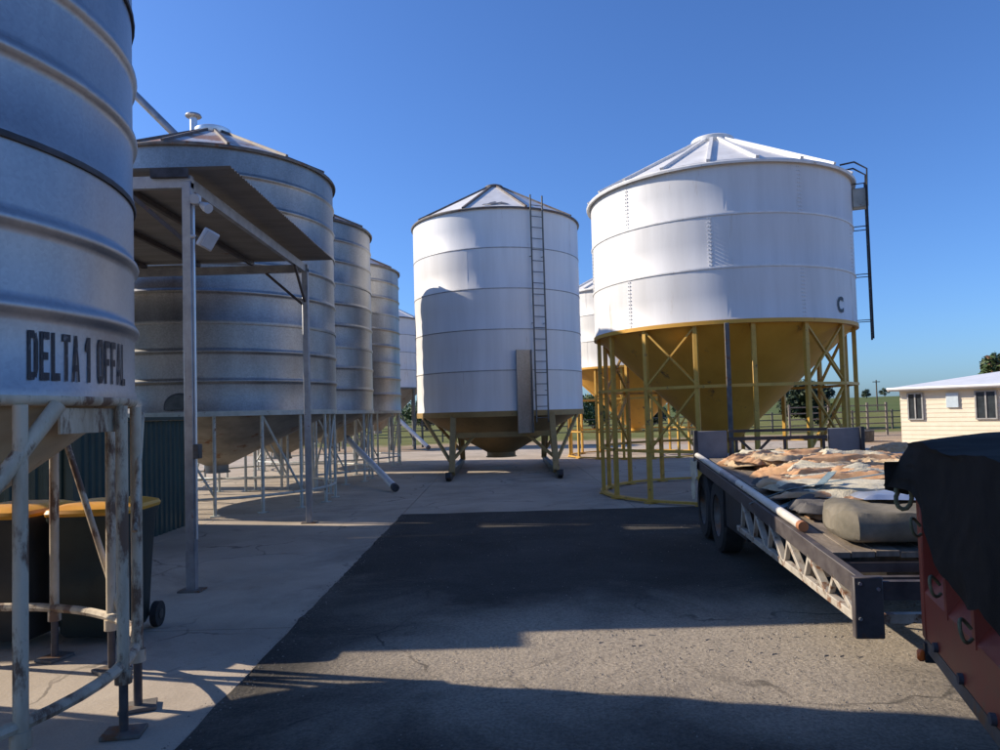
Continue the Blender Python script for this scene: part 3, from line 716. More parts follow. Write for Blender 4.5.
# unseen second bay, added with a nearer front edge to step the yard shadow
bay(-3.56, -8.4, -.33, AL + .12, AZ + .10, 0)
bay(-1.95, -8.4, AL + .14, AL + .66, AZ + .06, 0)  # rear strip added to shut out a slit of sun mid-yard
bay(-3.95, -8.4, AL + .68, AL + 1.22, AZ + .05, 0)  # further strip added to carry that shade to the left
for y_ in (0, AL):
    p = obj('post', MB().box((0, 0, AZ / 2 - .03), (.09, .09, AZ - .08)).mesh('post', 'galv_post', bevel=.006), A, (0, y_, 0))
    obj('base_plate', MB().box((0, 0, .008), (.22, .18, .016)).mesh('base_plate', 'rib_dark', smooth=False), p)
    obj('beam', MB().bar((-8.3, y_, AZ - .07), (.045, y_, AZ - .07), .07, .12).mesh('beam', 'galv_post', smooth=False), A)
    obj('knee_brace', MB().bar((-.04, y_, AZ - .65), (-.62, y_, AZ - .13), .04, .04).mesh('knee_brace', 'truss_dark', smooth=False), A)
for x_ in (-3.32, -8.2):
    for y_ in (0, AL): obj('post', MB().box((0, 0, AZ / 2 - .065), (.09, .09, AZ - .13)).mesh('post', 'galv_post', bevel=.006), A, (x_, y_, 0))
obj('side_beam', MB().bar((-.01, .05, AZ - .07), (-.01, AL - .05, AZ - .07), .06, .12).mesh('side_beam', 'galv_post', smooth=False), A)
obj('side_beam', MB().bar((-3.32, .05, AZ - .07), (-3.32, AL - .05, AZ - .07), .06, .12).mesh('side_beam', 'truss_dark', smooth=False), A)
obj('knee_brace', MB().bar((0, AL - .05, AZ - .6), (0, AL - .6, AZ - .13), .035, .035).mesh('knee_brace', 'truss_dark', smooth=False), A)
obj('beam_cleat', MB().box((-.16, -.05, AZ + .01), (.36, .05, .09)).mesh('beam_cleat', 'seam_dark', smooth=False), A)

obj('conduit', MB().path([(.062, -.02, .5), (.062, -.02, 3.2), (.062, -.02, AZ - .2)], .012, 8).mesh('conduit', 'galv_bright'), A)
obj('junction_box', MB().box((.075, -.02, 1.35), (.06, .09, .14)).mesh('junction_box', 'chassis_grey', bevel=.006), A)
# flood lights on the near post
T = thing('sensor_light', 'twin headed sensor light near the top of the awning post', 'light', (-3.04 + .045, 7.25, 3.78))
T.scale = (.82, .82, .82)
obj('base', MB().box((.05, -.02, .06), (.10, .10, .12)).mesh('base', 'lamp_white', bevel=.012), T)
def head(p, d, r, l):
    d = Vector(d).normalized(); p = Vector(p)
    h = MB(); h.tube(p, p + d * l * .6, r * .6, 14, r); h.tube(p + d * l * .6, p + d * l, r, 14); return h
obj('lamp_head', head((.06, -.06, .07), (.25, -.8, -.3), .055, .13).mesh('lamp_head', 'lamp_white'), T)
obj('lamp_head', head((.12, -.02, 0), (.9, -.5, -.6), .06, .14).mesh('lamp_head', 'lamp_white'), T)
obj('arm', MB().tube((.06, -.02, .05), (.14, -.03, -.01), .014, 8).mesh('arm', 'dark_leg'), T)
T = thing('flood_light', 'square white floodlight on a bracket below the sensor light', 'light', (-3.04 + .045, 7.25, 3.45))
T.scale = (.80, .80, .80)
obj('housing', MB().box((.20, -.04, -.03), (.08, .19, .24), Matrix.Rotation(R_(30), 3, 'Y') @ Matrix.Rotation(R_(-40), 3, 'Z')).mesh('housing', 'lamp_white', bevel=.012), T)
obj('lens', MB().box((.233, -.068, -.052), (.02, .155, .20), Matrix.Rotation(R_(30), 3, 'Y') @ Matrix.Rotation(R_(-40), 3, 'Z')).mesh('lens', 'lamp_glass', bevel=.004), T)
obj('bracket', MB().path([(-.01, -.03, .0), (.06, -.04, 0), (.12, -.04, -.02), (.18, -.03, -.02)], .012, 6).mesh('bracket', 'dark_leg'), T)
obj('knuckle', MB().tube((0, -.05, .01), (.05, -.05, .01), .025, 10).mesh('knuckle', 'lamp_white'), T)

# ------------------------------------------------------------------ wheelie bins
def wheelie(label, x, y, rz, bodym, lidm):
    t = thing('wheelie_bin', label, 'bin', (x, y, 0), rz, group='wheelie bins under the near silo')
    b = MB(); sec = [(.06, .235, .22), (.10, .25, .25), (.55, .265, .29), (.90, .28, .335), (.94, .30, .36), (.975, .30, .36)]
    vs = []; fs = []; nn = 20
    for z, hx, hy in sec:
        for k in range(nn):
            a = 2 * pi * k / nn; c, s = cos(a), sin(a); e = .28
            vs.append((hx * math.copysign(abs(c) ** e, c), hy * math.copysign(abs(s) ** e, s), z))
    for i in range(len(sec) - 1):
        for k in range(nn): fs.append((i * nn + k, i * nn + (k + 1) % nn, (i + 1) * nn + (k + 1) % nn, (i + 1) * nn + k))
    fs.append(tuple(range(nn))[::-1]); b.add(vs, fs)
    obj('body', b.mesh('body', bodym), t)
    l = MB(); vs = []; fs = []
    lsec = [(.972, 1.0), (.995, 1.02), (1.02, .98), (1.045, .75), (1.055, .35)]
    for z, k_ in lsec:
        for k in range(nn):
            a = 2 * pi * k / nn; c, s = cos(a), sin(a); e = .28
            vs.append((.305 * k_ * math.copysign(abs(c) ** e, c), .368 * k_ * math.copysign(abs(s) ** e, s), z))
    for i in range(len(lsec) - 1):
        for k in range(nn): fs.append((i * nn + k, i * nn + (k + 1) % nn, (i + 1) * nn + (k + 1) % nn, (i + 1) * nn + k))
    fs.append(tuple(range(4 * nn, 5 * nn))); l.add(vs, fs)
    obj('lid', l.mesh('lid', lidm), t)
    obj('handle', MB().path([(-.22, .34, .93), (-.22, .43, .96), (.22, .43, .96), (.22, .34, .93)], .017, 8).mesh('handle', bodym), t)
    obj('axle', MB().tube((-.27, .24, .10), (.27, .24, .10), .012, 8).mesh('axle', 'dark_leg'), t)
    for s in (-1, 1):
        wv = obj('wheel', MB().tube((s * .265, .24, .10), (s * .315, .24, .10), .10, 18).mesh('wheel', 'tyre'), t)
        obj('hub', MB().tube((s * .31, .24, .10), (s * .322, .24, .10), .04, 12).mesh('hub', 'bin_grey'), wv)
    return t
wheelie('dark green wheelie bin with yellow lid, nearer the lane', -3.10, 5.80, R_(3), 'bin_green', 'lid_yellow')
wheelie('dark grey wheelie bin with yellow lid deeper under the near silo', -3.76, 5.74, R_(-4), 'bin_grey', 'lid_yellow')

# low green corrugated shed behind the bins
SH = thing('green_shed', 'low dark green corrugated shed behind the wheelie bins', 'shed', (-5.0, 8.6, 0))
def corr_wall(p, q, z0, z1, mname, nm):
    p = Vector(p); q = Vector(q); d = (q - p); l = d.length; d.normalize(); nrm = Vector((d.y, -d.x, 0)); nw = max(2, int(l / .15))
    def fn(u, v):
        k = (u * nw) % 1.0; off = .025 if .15 < k < .65 else 0
        c = p + d * (l * u) + nrm * off; return (c.x, c.y, z0 + (z1 - z0) * v)
    return MB().grid(fn, nw * 8, 1).mesh(nm, mname, fix=False)
for p, q in (((0, 3.2, 0), (0, 0, 0)), ((0, 0, 0), (-4.5, 0, 0)), ((-4.5, 0, 0), (-4.5, 3.2, 0)), ((-4.5, 3.2, 0), (0, 3.2, 0))):
    obj('wall_cladding', corr_wall(p, q, 0, 1.66, 'shed_green', 'wall_cladding'), SH)
obj('roof', MB().box((-2.25, 1.6, 1.69), (4.7, 3.4, .05)).mesh('roof', 'shed_green', smooth=False), SH)
for p in ((.03, -.03), (.03, 3.23)): obj('corner_trim', MB().box((p[0], p[1], .83), (.08, .08, 1.66)).mesh('corner_trim', 'shed_green', smooth=False), SH)

# ------------------------------------------------------------------ flat trailer
hd = math.atan2(.0955, 1.0)
TR = thing('flatbed_trailer', 'flatbed trailer with lattice side frame piled with tarps and sacks', 'trailer', (1.98, 4.12, 0), -hd)
TW = 2.10; TL = 5.45
def tz(s): return .665 + .315 * s / TL
# local: x to the right, y away from the camera
nplank = 14; pw = TW / nplank
for k in range(nplank):
    x0 = k * pw
    pm = MB(); g_ = .004
    vs = []
    for s in (.62, TL):
        for xx, dz in ((x0 + g_, -.035), (x0 + pw - g_, -.035), (x0 + pw - g_, 0), (x0 + g_, 0)): vs.append((xx, s, tz(s) + dz + .004 * ((k * 7) % 3)))
    pm.add(vs, [(3, 2, 1, 0), (4, 5, 6, 7), (0, 1, 5, 4), (1, 2, 6, 5), (2, 3, 7, 6), (3, 0, 4, 7)])
    obj('deck_plank', pm.mesh('deck_plank', 'deck_timber', smooth=False), TR)
for x_ in (.0, TW):
    obj('side_rail', MB().bar((x_, 0, tz(0) - .05), (x_, TL, tz(TL) - .05), .05, .12).mesh('side_rail', 'truss_dark', bevel=.004), TR)
    # lattice frame under the side rail
    lat = obj('lattice_chord', MB().bar((x_, .02, .43), (x_, 3.1, .47), .05, .05).mesh('lattice_chord', 'truss_paint', bevel=.004), TR)
    npan = 6; y0 = .10
    for k in range(npan):
        ya = y0 + k * .48; yb = ya + .48
        obj('lattice_bar', MB().bar((x_, ya, .44), (x_, yb - .12, tz(yb) - .10), .035, .05, up=(1, 0, 0)).mesh('lattice_bar', 'truss_paint', bevel=.003), TR)
        obj('lattice_bar', MB().bar((x_, yb - .12, tz(yb) - .10), (x_, yb, .44), .03, .035, up=(1, 0, 0)).mesh('lattice_bar', 'truss_paint', bevel=.003), TR)
    obj('end_post', MB().bar((x_, -.02, .36), (x_, -.02, tz(0) + .03), .155, .05, up=(0, 1, 0)).mesh('end_post', 'truss_dark', bevel=.006), TR)
for y_, dz, wd in ((.0, -.05, .10), (.30, -.09, .06), (.62, -.09, .06), (1.5, -.10, .08), (2.4, -.10, .08), (3.3, -.1, .08), (4.2, -.1, .08), (TL, -.05, .10)):
    obj('cross_member', MB().bar((.03, y_, tz(y_) + dz), (TW - .03, y_, tz(y_) + dz), .05, wd).mesh('cross_member', 'truss_dark', smooth=False), TR)
for y_ in (.05, 1.2): obj('cross_member', MB().bar((.03, y_, .45), (TW - .03, y_, .45), .05, .05).mesh('cross_member', 'truss_paint', smooth=False), TR)
for x_ in (.62, 1.48):
    obj('chassis_beam', MB().bar((x_, .4, .52), (x_, TL - .1, .70), .08, .22).mesh('chassis_beam', 'black_steel', smooth=False), TR)
# bolts on the near post
for dx, z in ((.05, .63), (-.05, .47), (-.045, .66)): obj('bolt', MB().tube((dx, -.055, z), (dx, -.04, z), .010, 6).mesh('bolt', 'galv_bright'), TR)
def wheel(x, y, r, wd, parent):
    w_ = obj('wheel', None, parent, (x, y, r))
    obj('tyre', MB().lathe([(r * .58, -wd / 2), (r * .9, -wd / 2), (r * .985, -wd * .38), (r, -wd * .2), (r, wd * .2), (r * .985, wd * .38), (r * .9, wd / 2), (r * .58, wd / 2), (r * .58, -wd / 2)], n=36).mesh('tyre', 'tyre', fix=False), w_, rot=(0, pi / 2, 0))
    obj('rim', MB().lathe([(.001, -.02), (r * .2, -.05), (r * .25, -.02), (r * .5, -.06), (r * .585, -wd * .45), (r * .585, wd * .45), (r * .5, .02), (.001, .02)], n=24).mesh('rim', 'chassis_grey', fix=False), w_, rot=(0, pi / 2, 0))
for y_ in (4.35, 5.25):
    for x_ in (.14, TW - .14): wheel(x_, y_, .41, .24, TR)
    obj('axle', MB().tube((.2, y_, .41), (TW - .2, y_, .41), .05, 10).mesh('axle', 'chassis_grey'), TR)
for x_ in (.62, 1.48):
    for y_ in (4.35, 5.25): obj('spring_hanger', MB().bar((x_, y_, .36), (x_, y_, .66), .07, .3, up=(0, 1, 0)).mesh('spring_hanger', 'chassis_grey', smooth=False), TR)
obj('side_box', MB().box((.17, 3.35, .60), (.30, .95, .46)).mesh('side_box', 'black_steel', bevel=.01), TR)
obj('mud_guard', MB().box((.14, 3.87, .60), (.28, .02, .50)).mesh('mud_guard', 'black_steel', bevel=.004), TR)
# ramps and rails at the far end
for x_ in (.20, TW - .24):
    rp = obj('ramp_plate', MB().box((x_, TL + .06, tz(TL) + .16), (.40, .06, .38)).mesh('ramp_plate', 'ramp_grey', bevel=.008), TR)
    obj('ramp_edge', MB().box((x_ + (.20 if x_ > 1 else -.20), TL + .04, tz(TL) + .16), (.05, .09, .40)).mesh('ramp_edge', 'black_steel', bevel=.004), TR)
for z_, h_ in ((.34, .035), (.24, .045), (.0, .10)):
    obj('end_rail', MB().bar((.42, TL + .05, tz(TL) + z_), (TW - .46, TL + .05, tz(TL) + z_), .05, h_).mesh('end_rail', 'black_steel', smooth=False), TR)
for p, q in (((.55, .24), (.75, .04)), ((.95, .24), (.75, .04))): obj('end_brace', MB().bar((p[0], TL + .05, tz(TL) + p[1]), (q[0], TL + .05, tz(TL) + q[1]), .03, .03).mesh('end_brace', 'black_steel', smooth=False), TR)
for x_ in (.44, .52, 1.12, 1.60): obj('end_post', MB().bar((x_, TL + .05, tz(TL) + .02), (x_, TL + .05, tz(TL) + .24), .03, .03).mesh('end_post', 'black_steel', smooth=False), TR)

# things on the trailer (own frame, same placement)
ux = Vector((cos(-hd), sin(-hd), 0)); uy = Vector((-sin(-hd), cos(-hd), 0)); T0 = Vector((1.98, 4.12, 0))
def tl(x, y, z): return T0 + ux * x + uy * y + Vector((0, 0, z))
# pale pipe along the left edge
P = thing('pale_pipe', 'long pale pipe with orange end lying along the trailer edge', 'pipe', tuple(tl(.03, 1.18, tz(1.18) + .045)), -hd)
pe = Vector((-.02, 4.35, tz(5.5) - tz(1.18)))
obj('tube', MB().tube((0, 0, 0), pe * .46, .034, 14).mesh('tube', 'pipe_pale'), P)
obj('tube', MB().tube(pe * .455, pe * .62, .037, 14).mesh('tube', 'galv_post'), P)
obj('tube', MB().tube(pe * .61, pe, .034, 14).mesh('tube', 'pipe_pale'), P)
obj('end_collar', MB().tube(-pe * .002, pe * .012, .037, 14).mesh('end_collar', 'pipe_orange'), P)

def fbm(x, y, s, o=4):
    v = 0; a = 1
    for i in range(o):
        v += a * (1 - abs(noise.noise(Vector((x, y, s + i * 7.1)))) * 2); x *= 2.1; y *= 2.1; a *= .5
    return v / 1.9
def crumple(nm, w_, l_, h_, seed, mname, fr=2.2, nu=26, nv=26, edge=.12, dome=.5, jag=.08):
    g_ = random.Random(seed)
    def fn(u, v):
        x = (u - .5) * w_; y = (v - .5) * l_
        ee = min(u, 1 - u, v, 1 - v) * 2; e = min(1, ee / max(edge, .01)); e = e * e * (3 - 2 * e)
        d = (1 - (2 * u - 1) ** 2) * (1 - (2 * v - 1) ** 2)
        f = fbm(x * fr + seed, y * fr, seed * 1.7)
        jx = jag * noise.noise(Vector((x * 3, y * 3, seed + 4))); jy = jag * noise.noise(Vector((x * 3, y * 3, seed + 9)))
        return (x + jx, y + jy, e * (h_ * (.35 + .4 * f) + h_ * dome * d))
    return MB().grid(fn, nu, nv).mesh(nm, mname, fix=False)
def closed_under(me_obj): return me_obj
# sacks
def flat_sack(w_, l_, h_, seed, mname, nu=30, nv=40):
    def fn(u, v):
        x = (u - .5) * w_; y = (v - .5) * l_
        x += .10 * noise.noise(Vector((x * 3, y * 2.2, seed))) * (1 + 1.0 * abs(2 * u - 1)); y += .12 * noise.noise(Vector((x * 2.6, y * 2.6, seed + 5)))
        a = x * cos(seed) * .35 + y * .15
        f1 = 1 - 2 * abs(noise.noise(Vector((x * 7.5 + a * 6, y * 1.8, seed))))
        f2 = 1 - 2 * abs(noise.noise(Vector((x * 15 - y * 3, y * 4.5, seed + 3))))
        f3 = noise.noise(Vector((x * 2.2, y * 2.2, seed + 8)))
        e = min(1, min(u, 1 - u, v, 1 - v) * 14)
        return (x, y, max(.004, h_ * (.45 + .35 * f1 + .22 * f2 + .5 * f3) * (.35 + .65 * e)))
    return thick(MB().grid(fn, nu, nv), .004).mesh('sack', mname, fix=False)
KINDS = [('tan', 'sack_tan'), ('orange brown', 'sack_orange'), ('grey', 'sack_grey'), ('pale', 'canvas_pale'), ('dark', 'sack_dark')]
sm = []
for q in range(10):
    kn, mm = KINDS[q % 5]
    sm.append((kn, flat_sack(.55, .95, .075, 1.3 + q * 2.7, mm)))
gs_ = random.Random(11)
for k in range(96):
    y = gs_.uniform(1.40, TL - .30); x = gs_.uniform(.52 if y < 4.6 else .40, TW - .22)
    lay = k / 96
    mid = max(0, 1 - abs(2 * (y - 1.2) / 4.4 - 1.0)) ** .6
    z = tz(y) + .010 + lay * .11 * mid * (.35 + .65 * x / TW)
    q = gs_.choice((0, 0, 1, 1, 2, 3, 4, 5, 5, 6, 6, 7, 8, 9))
    if y > 4 and q % 5 in (2, 4): q = gs_.choice((0, 1, 6))
    kn, me = sm[q]
    o = obj('sack', me, None, tuple(tl(x, y, z)), rot=(gs_.uniform(-.13, .13), gs_.uniform(-.13, .13), -hd + gs_.gauss(1.45, .55)))
    o.scale = (gs_.uniform(.55, 1.0), gs_.uniform(.6, 1.1), gs_.uniform(.8, 1.5))
    zone = 'at the far end of the trailer heap' if y > 3.9 else 'in the middle of the trailer heap' if y > 2.6 else 'near the canvas bundle on the trailer'
    tag(o, 'flattened crumpled %s sack %s' % (kn, zone), 'sack', '%s sacks %s' % (kn, zone))
# pale canvas sheet and strap
cv = obj('canvas_sheet', crumple('canvas_sheet', 1.05, 1.15, .09, 21, 'canvas_pale', fr=2.6, nu=48, nv=48, edge=.10, dome=.5), None, tuple(tl(.78, 2.55, tz(2.5) + .07)), -hd + .1)
tag(cv, 'pale olive canvas sheet folded over the sacks on the trailer', 'canvas')
cv2 = obj('canvas_sheet', crumple('canvas_sheet', 1.1, .7, .10, 27, 'canvas_pale', fr=1.5, nu=30, nv=26, edge=.10, dome=.6), None, tuple(tl(1.62, 2.05, tz(2.0) + .13)), -hd - .2)
tag(cv2, 'pale canvas sheet lying just behind the grey bundle', 'canvas')
# big canvas bundle
def bundle():
    nu, nv = 60, 44; W2, L2, H2 = 1.9, .64, .235
    def fn(u, v):
        a = 2 * pi * v; c, s = cos(a), sin(a); e = .42
        x = u * W2; k = min(1, u / .045) ** .5 * min(1, (1 - u) / .04) ** .5
        e = .6; cy = L2 / 2 * math.copysign(abs(c) ** e, c) * (.35 + .65 * k); cz = H2 / 2 * math.copysign(abs(s) ** e, s) * (.45 + .55 * k) + H2 / 2
        n_ = .007 * sin((cz) * 2 * pi / .058 + 2.0 * noise.noise(Vector((x * 1.1, 0, 5)))) * abs(c) + (.034 if s > .35 else .016) * fbm(x * 3.4 + c, s * 1.3 + cy * 3, 3.3) * (1 if s > -.2 else .3)
        return (x, cy * (1 + .10 * noise.noise(Vector((x * 1.7, s, 2)))), max(0, cz + n_ - .01 + .03 * noise.noise(Vector((x * 1.4, c, 7)))))
    mb = MB().grid(fn, nu, nv)
    mb.f.append(tuple(range(nv))[::-1]); mb.f.append(tuple(nu * (nv + 1) + k for k in range(nv)))
    return mb.mesh('canvas_bundle', 'canvas_bundle', fix=False)
bo = obj('canvas_bundle', bundle(), None, tuple(tl(.14, .98, tz(1.2) + .006)), -hd - .03)
tag(bo, 'thick grey brown canvas bundle lying across the near end of the trailer', 'bundle')
ws = obj('plastic_sheet', crumple('plastic_sheet', .9, .30, .05, 33, 'galv_bright', fr=3.0, nu=30, nv=16, edge=.1, dome=.3), None, tuple(tl(.80, 1.0, tz(1.2) + .262)), -hd - .05)
tag(ws, 'silvery crumpled sheet on top of the grey canvas bundle', 'sheet')
def strap(pts, w_, nm, mname, label):
    mb = MB(); V = [Vector(p) for p in pts]; vs = []
    for i, p in enumerate(V):
        d = (V[min(i + 1, len(V) - 1)] - V[max(i - 1, 0)]).normalized(); sd = d.cross(Vector((0, 0, 1))).normalized(); up = sd.cross(d)
        for a, b in ((-1, -1), (1, -1), (1, 1), (-1, 1)): vs.append(p + sd * (a * w_ / 2) + up * (b * .003))
    fs = []
    for i in range(len(V) - 1):
        for k in range(4): fs.append((i * 4 + k, i * 4 + (k + 1) % 4, i * 4 + 4 + (k + 1) % 4, i * 4 + 4 + k))
    mb.add(vs, fs); return tag(obj(nm, mb.mesh(nm, mname)), label, 'strap')
strap([tl(-.03, 2.45, tz(2.4) - .02), tl(.03, 2.40, tz(2.4) + .02), tl(.25, 2.25, tz(2.3) + .13), tl(.55, 2.05, tz(2.1) + .22), tl(.9, 1.85, tz(1.9) + .31), tl(1.3, 1.72, tz(1.7) + .33), tl(1.8, 1.62, tz(1.6) + .30)], .085, 'load_strap', 'strap_blue', 'blue webbing strap running over the canvas on the trailer')
strap([tl(.03, 1.95, tz(1.9) + .01), tl(.2, 2.0, tz(2) + .07), tl(.42, 2.12, tz(2.1) + .15), tl(.62, 2.3, tz(2.3) + .26)], .07, 'load_strap', 'strap_blue', 'short blue strap end hanging by the canvas corner')
hs = obj('hanging_sheet', MB().grid(lambda u, v: (-.02 - .025 * noise.noise(Vector((u * 3, v * 4, 1))) - .02 * v, .55 * (u - .5) * (1 - .5 * v), -.48 * v - .05 * sin(3 * u)), 10, 16).mesh('hanging_sheet', 'canvas_pale', fix=False), None, tuple(tl(-.03, 5.38, tz(5.3) + .03)), -hd)
tag(hs, 'pale rag of canvas hanging over the far corner of the trailer', 'canvas')

# ------------------------------------------------------------------ red tipper bin at the right
RB = thing('red_tipper_bin', 'red steel tipper body with ribbed side and dark chassis', 'tipper bin', (1.99, 3.557, 0), 0)
fd = Vector((-.309, -.951, 0)); rn = Vector((.951, -.309, 0))       # towards camera along the side; to the right
RB.matrix_world = Matrix.Translation((1.99, 3.557, 0)) @ Matrix(((rn.x, fd.x, 0, 0), (rn.y, fd.y, 0, 0), (0, 0, -1, 0), (0, 0, 0, 1))) if False else Matrix.Translation((1.99, 3.557, 0)) @ Matrix.Rotation(atan2(rn.y, rn.x), 4, 'Z')
# local: +x right, -y towards the camera
BL = 3.2; BW = 1.9; bz0, bz1 = .52, 1.36; bayw = .40
side_me = MB()
# bay: recessed upper wall, sloping ledge, proud lower skirt
b_ = MB()
prof = [(.11, bz1), (.11, .90), (.0, .74), (.0, bz0)]
for i in range(3):
    (xa, za), (xb, zb) = prof[i], prof[i + 1]
    b_.add([(xa, 0, za), (xa, -bayw, za), (xb, -bayw, zb), (xb, 0, zb)], [(0, 1, 2, 3)])
bay_me = b_.mesh('side_panel', 'red_paint', smooth=False)
rib_ = MB(); rib_.add([(.115, .035, bz1), (-.004, .02, bz1), (-.004, -.02, bz1), (.115, -.035, bz1), (.115, .035, .72), (-.004, .02, .72), (-.004, -.02, .72), (.115, -.035, .72)],
        [(0, 1, 5, 4), (1, 2, 6, 5), (2, 3, 7, 6), (0, 3, 2, 1), (4, 5, 6, 7)])
rib_me = rib_.mesh('side_rib', 'red_paint', smooth=False)
for k in range(8):
    obj('side_panel', bay_me, RB, (0, -k * bayw, 0))
    if k: obj('side_rib', rib_me, RB, (0, -k * bayw, 0))
obj('corner_post', MB().box((.05, .035, (bz0 + bz1) / 2), (.11, .075, bz1 - bz0 + .02)).mesh('corner_post', 'red_paint', bevel=.006), RB)
obj('end_wall', MB().box((BW / 2 + .05, .03, (bz0 + bz1) / 2), (BW - .1, .04, bz1 - bz0)).mesh('end_wall', 'red_paint', smooth=False), RB)
obj('end_wall', MB().box((BW / 2, -BL - .02, (bz0 + bz1) / 2), (BW, .04, bz1 - bz0)).mesh('end_wall', 'red_paint', smooth=False), RB)
obj('side_wall', MB().box((BW + .02, -BL / 2, (bz0 + bz1) / 2), (.04, BL, bz1 - bz0)).mesh('side_wall', 'red_paint', smooth=False), RB)
obj('floor_pan', MB().box((BW / 2 + .03, -BL / 2, bz0 + .02), (BW - .08, BL - .02, .04)).mesh('floor_pan', 'red_paint', smooth=False), RB)
obj('top_rail', MB().bar((.06, 0, bz1 + .02), (.06, -BL, bz1 + .02), .12, .05).mesh('top_rail', 'red_paint', bevel=.005), RB)
obj('bottom_rail', MB().bar((.03, .05, bz0 - .035), (.03, -BL, bz0 - .035), .06, .06).mesh('bottom_rail', 'chassis_grey', smooth=False), RB)
obj('chassis_rail', MB().bar((.16, .05, .40), (.16, -BL, .40), .07, .15).mesh('chassis_rail', 'black_steel', smooth=False), RB)
obj('chassis_rail', MB().bar((BW - .3, .05, .40), (BW - .3, -BL, .40), .07, .15).mesh('chassis_rail', 'black_steel', smooth=False), RB)
for k in range(5): obj('rubber_block', MB().tube((-.018, -.20 - k * .40, bz0 + .02), (.02, -.20 - k * .40, bz0 + .02), .022, 12).mesh('rubber_block', 'seam_dark'), RB)
mlm = obj('marker_lamp', MB().box((-.025, .02, .435), (.035, .035, .055)).mesh('marker_lamp', 'orange_lens', bevel=.010), RB)
obj('lamp_bracket', MB().box((.015, .02, .45), (.05, .03, .09)).mesh('lamp_bracket', 'black_steel', smooth=False), mlm)
obj('mud_flap', MB().box((.13, -1.18, .22), (.24, .015, .38)).mesh('mud_flap', 'seam_dark', bevel=.003), RB)
for y_ in (-1.55, -2.5):
    for x_ in (.18, BW - .2): wheel(x_, y_, .33, .22, RB)
    obj('axle', MB().tube((.2, y_, .33), (BW - .2, y_, .33), .045, 10).mesh('axle', 'chassis_grey'), RB)
for y_, z_ in ((-.10, 1.06), (-.42, .86), (-.86, .80)):
    obj('tie_hook', MB().path([(-.018 - .05 * sin(pi * q / 12), y_ + .030 * cos(2 * pi * q / 14), z_ + .042 * sin(2 * pi * q / 14)) for q in range(13)], .007, 8).mesh('tie_hook', 'rope'), RB)
# black tarp draped over it
TP = thing('black_tarp', 'black mesh tarp draped over the red tipper body', 'tarp', (1.99, 3.557, 0)); TP.matrix_world = RB.matrix_world.copy()
def tarp(u, v):
    # u along the length (0 far .. 1 near), v across: skirt up the left side then over the top to the right
    y = .10 - u * (BL + .15)
    l = u * (BL + .15)
    lc_ = max(0, l - .10); q_ = min(1, lc_ / .62)
    skirt = .21 + .29 * q_ * q_ * (3 - 2 * q_) + .05 * abs(sin(max(0, lc_ - .62) * pi / .45)) * (1 if lc_ > .62 else 0)
    skirt *= 1 - .0 * l
    f = noise.noise(Vector((l * 2.6, v * 3, 4.2))) + .5 * (1 - 2 * abs(noise.noise(Vector((l * 3.1 + v * 2.5, v * 4.2 - l, 1.2))))) + .22 * (1 - 2 * abs(noise.noise(Vector((l * 5 - v * 6, v * 9, 6.2)))))
    if v < .4:
        t = v / .4; z = bz1 + .075 - skirt * (1 - t); out = -.022 - .015 * (1 - t) - .022 * (f + .4) * (1 - t * .6) - .10 * max(0, 1 - l / .16) * (1 - t) * .8
        return (out + .01, y + .05 * max(0, 1 - l / .2) * (1 - t), z)
    t = (v - .4) / .6
    x = -.025 + t * (BW + .09)
    z = bz1 + .075 + .065 * sin(min(1, t * 3.0) * pi / 2) * (1 - .35 * min(1, l / .9)) * (1 - max(0, (t - .9) / .1) * .9) - .04 * t + .028 * f * (1 - t)
    return (x, y, z)
obj('cover', MB().grid(tarp, 150, 80).mesh('cover', 'tarp_black', fix=False), TP)
def endflap(u, v):
    x = -.13 + u * (BW + .15); z0_ = tarp(0, .4 + .6 * min(1, max(0, (x + .025) / (BW + .09))))[2] if x > -.025 else bz1 + .05
    dr = .20 + .06 * sin(u * 9)
    return (x, .10 + .02 * v + .03 * noise.noise(Vector((u * 6, v * 2, 3))), z0_ - dr * v - (.06 if x < -.025 else 0) * (1 - v))
obj('end_flap', MB().grid(endflap, 40, 8).mesh('end_flap', 'tarp_black', fix=False), TP)
obj('tie_rope', MB().path([(-.055 - .035 * cos(q * .55), .07 + .01 * q / 12, 1.20 + .055 * sin(q * .55) - .003 * q) for q in range(14)], .011, 8).mesh('tie_rope', 'rope'), TP)

# ------------------------------------------------------------------ house and background
H_ = thing('house', 'cream weatherboard cottage with pale metal hip roof', 'house', (15.75, 29.2, 0), R_(-52))
HW, HD, HZ = 13.0, 7.0, 2.15
wl = MB(); nb = 13; bh = HZ / nb
for k in range(nb):
    for (p, q, nx, ny) in (((0, 0), (HW, 0), 0, -1), ((0, HD), (0, 0), -1, 0), ((HW, 0), (HW, HD), 1, 0), ((HW, HD), (0, HD), 0, 1)):
        a, b = .02, .004
        wl.add([(p[0] + nx * a, p[1] + ny * a, k * bh), (q[0] + nx * a, q[1] + ny * a, k * bh), (q[0] + nx * b, q[1] + ny * b, k * bh + bh), (p[0] + nx * b, p[1] + ny * b, k * bh + bh)], [(0, 1, 2, 3)])
        wl.add([(p[0] + nx * a, p[1] + ny * a, k * bh), (q[0] + nx * a, q[1] + ny * a, k * bh), (q[0], q[1], k * bh), (p[0], p[1], k * bh)], [(0, 1, 2, 3)])
obj('wall', wl.mesh('wall', 'house_wall', smooth=False, fix=False), H_)
rf = MB(); ov = .32; zr = 2.85; hip = 3.5
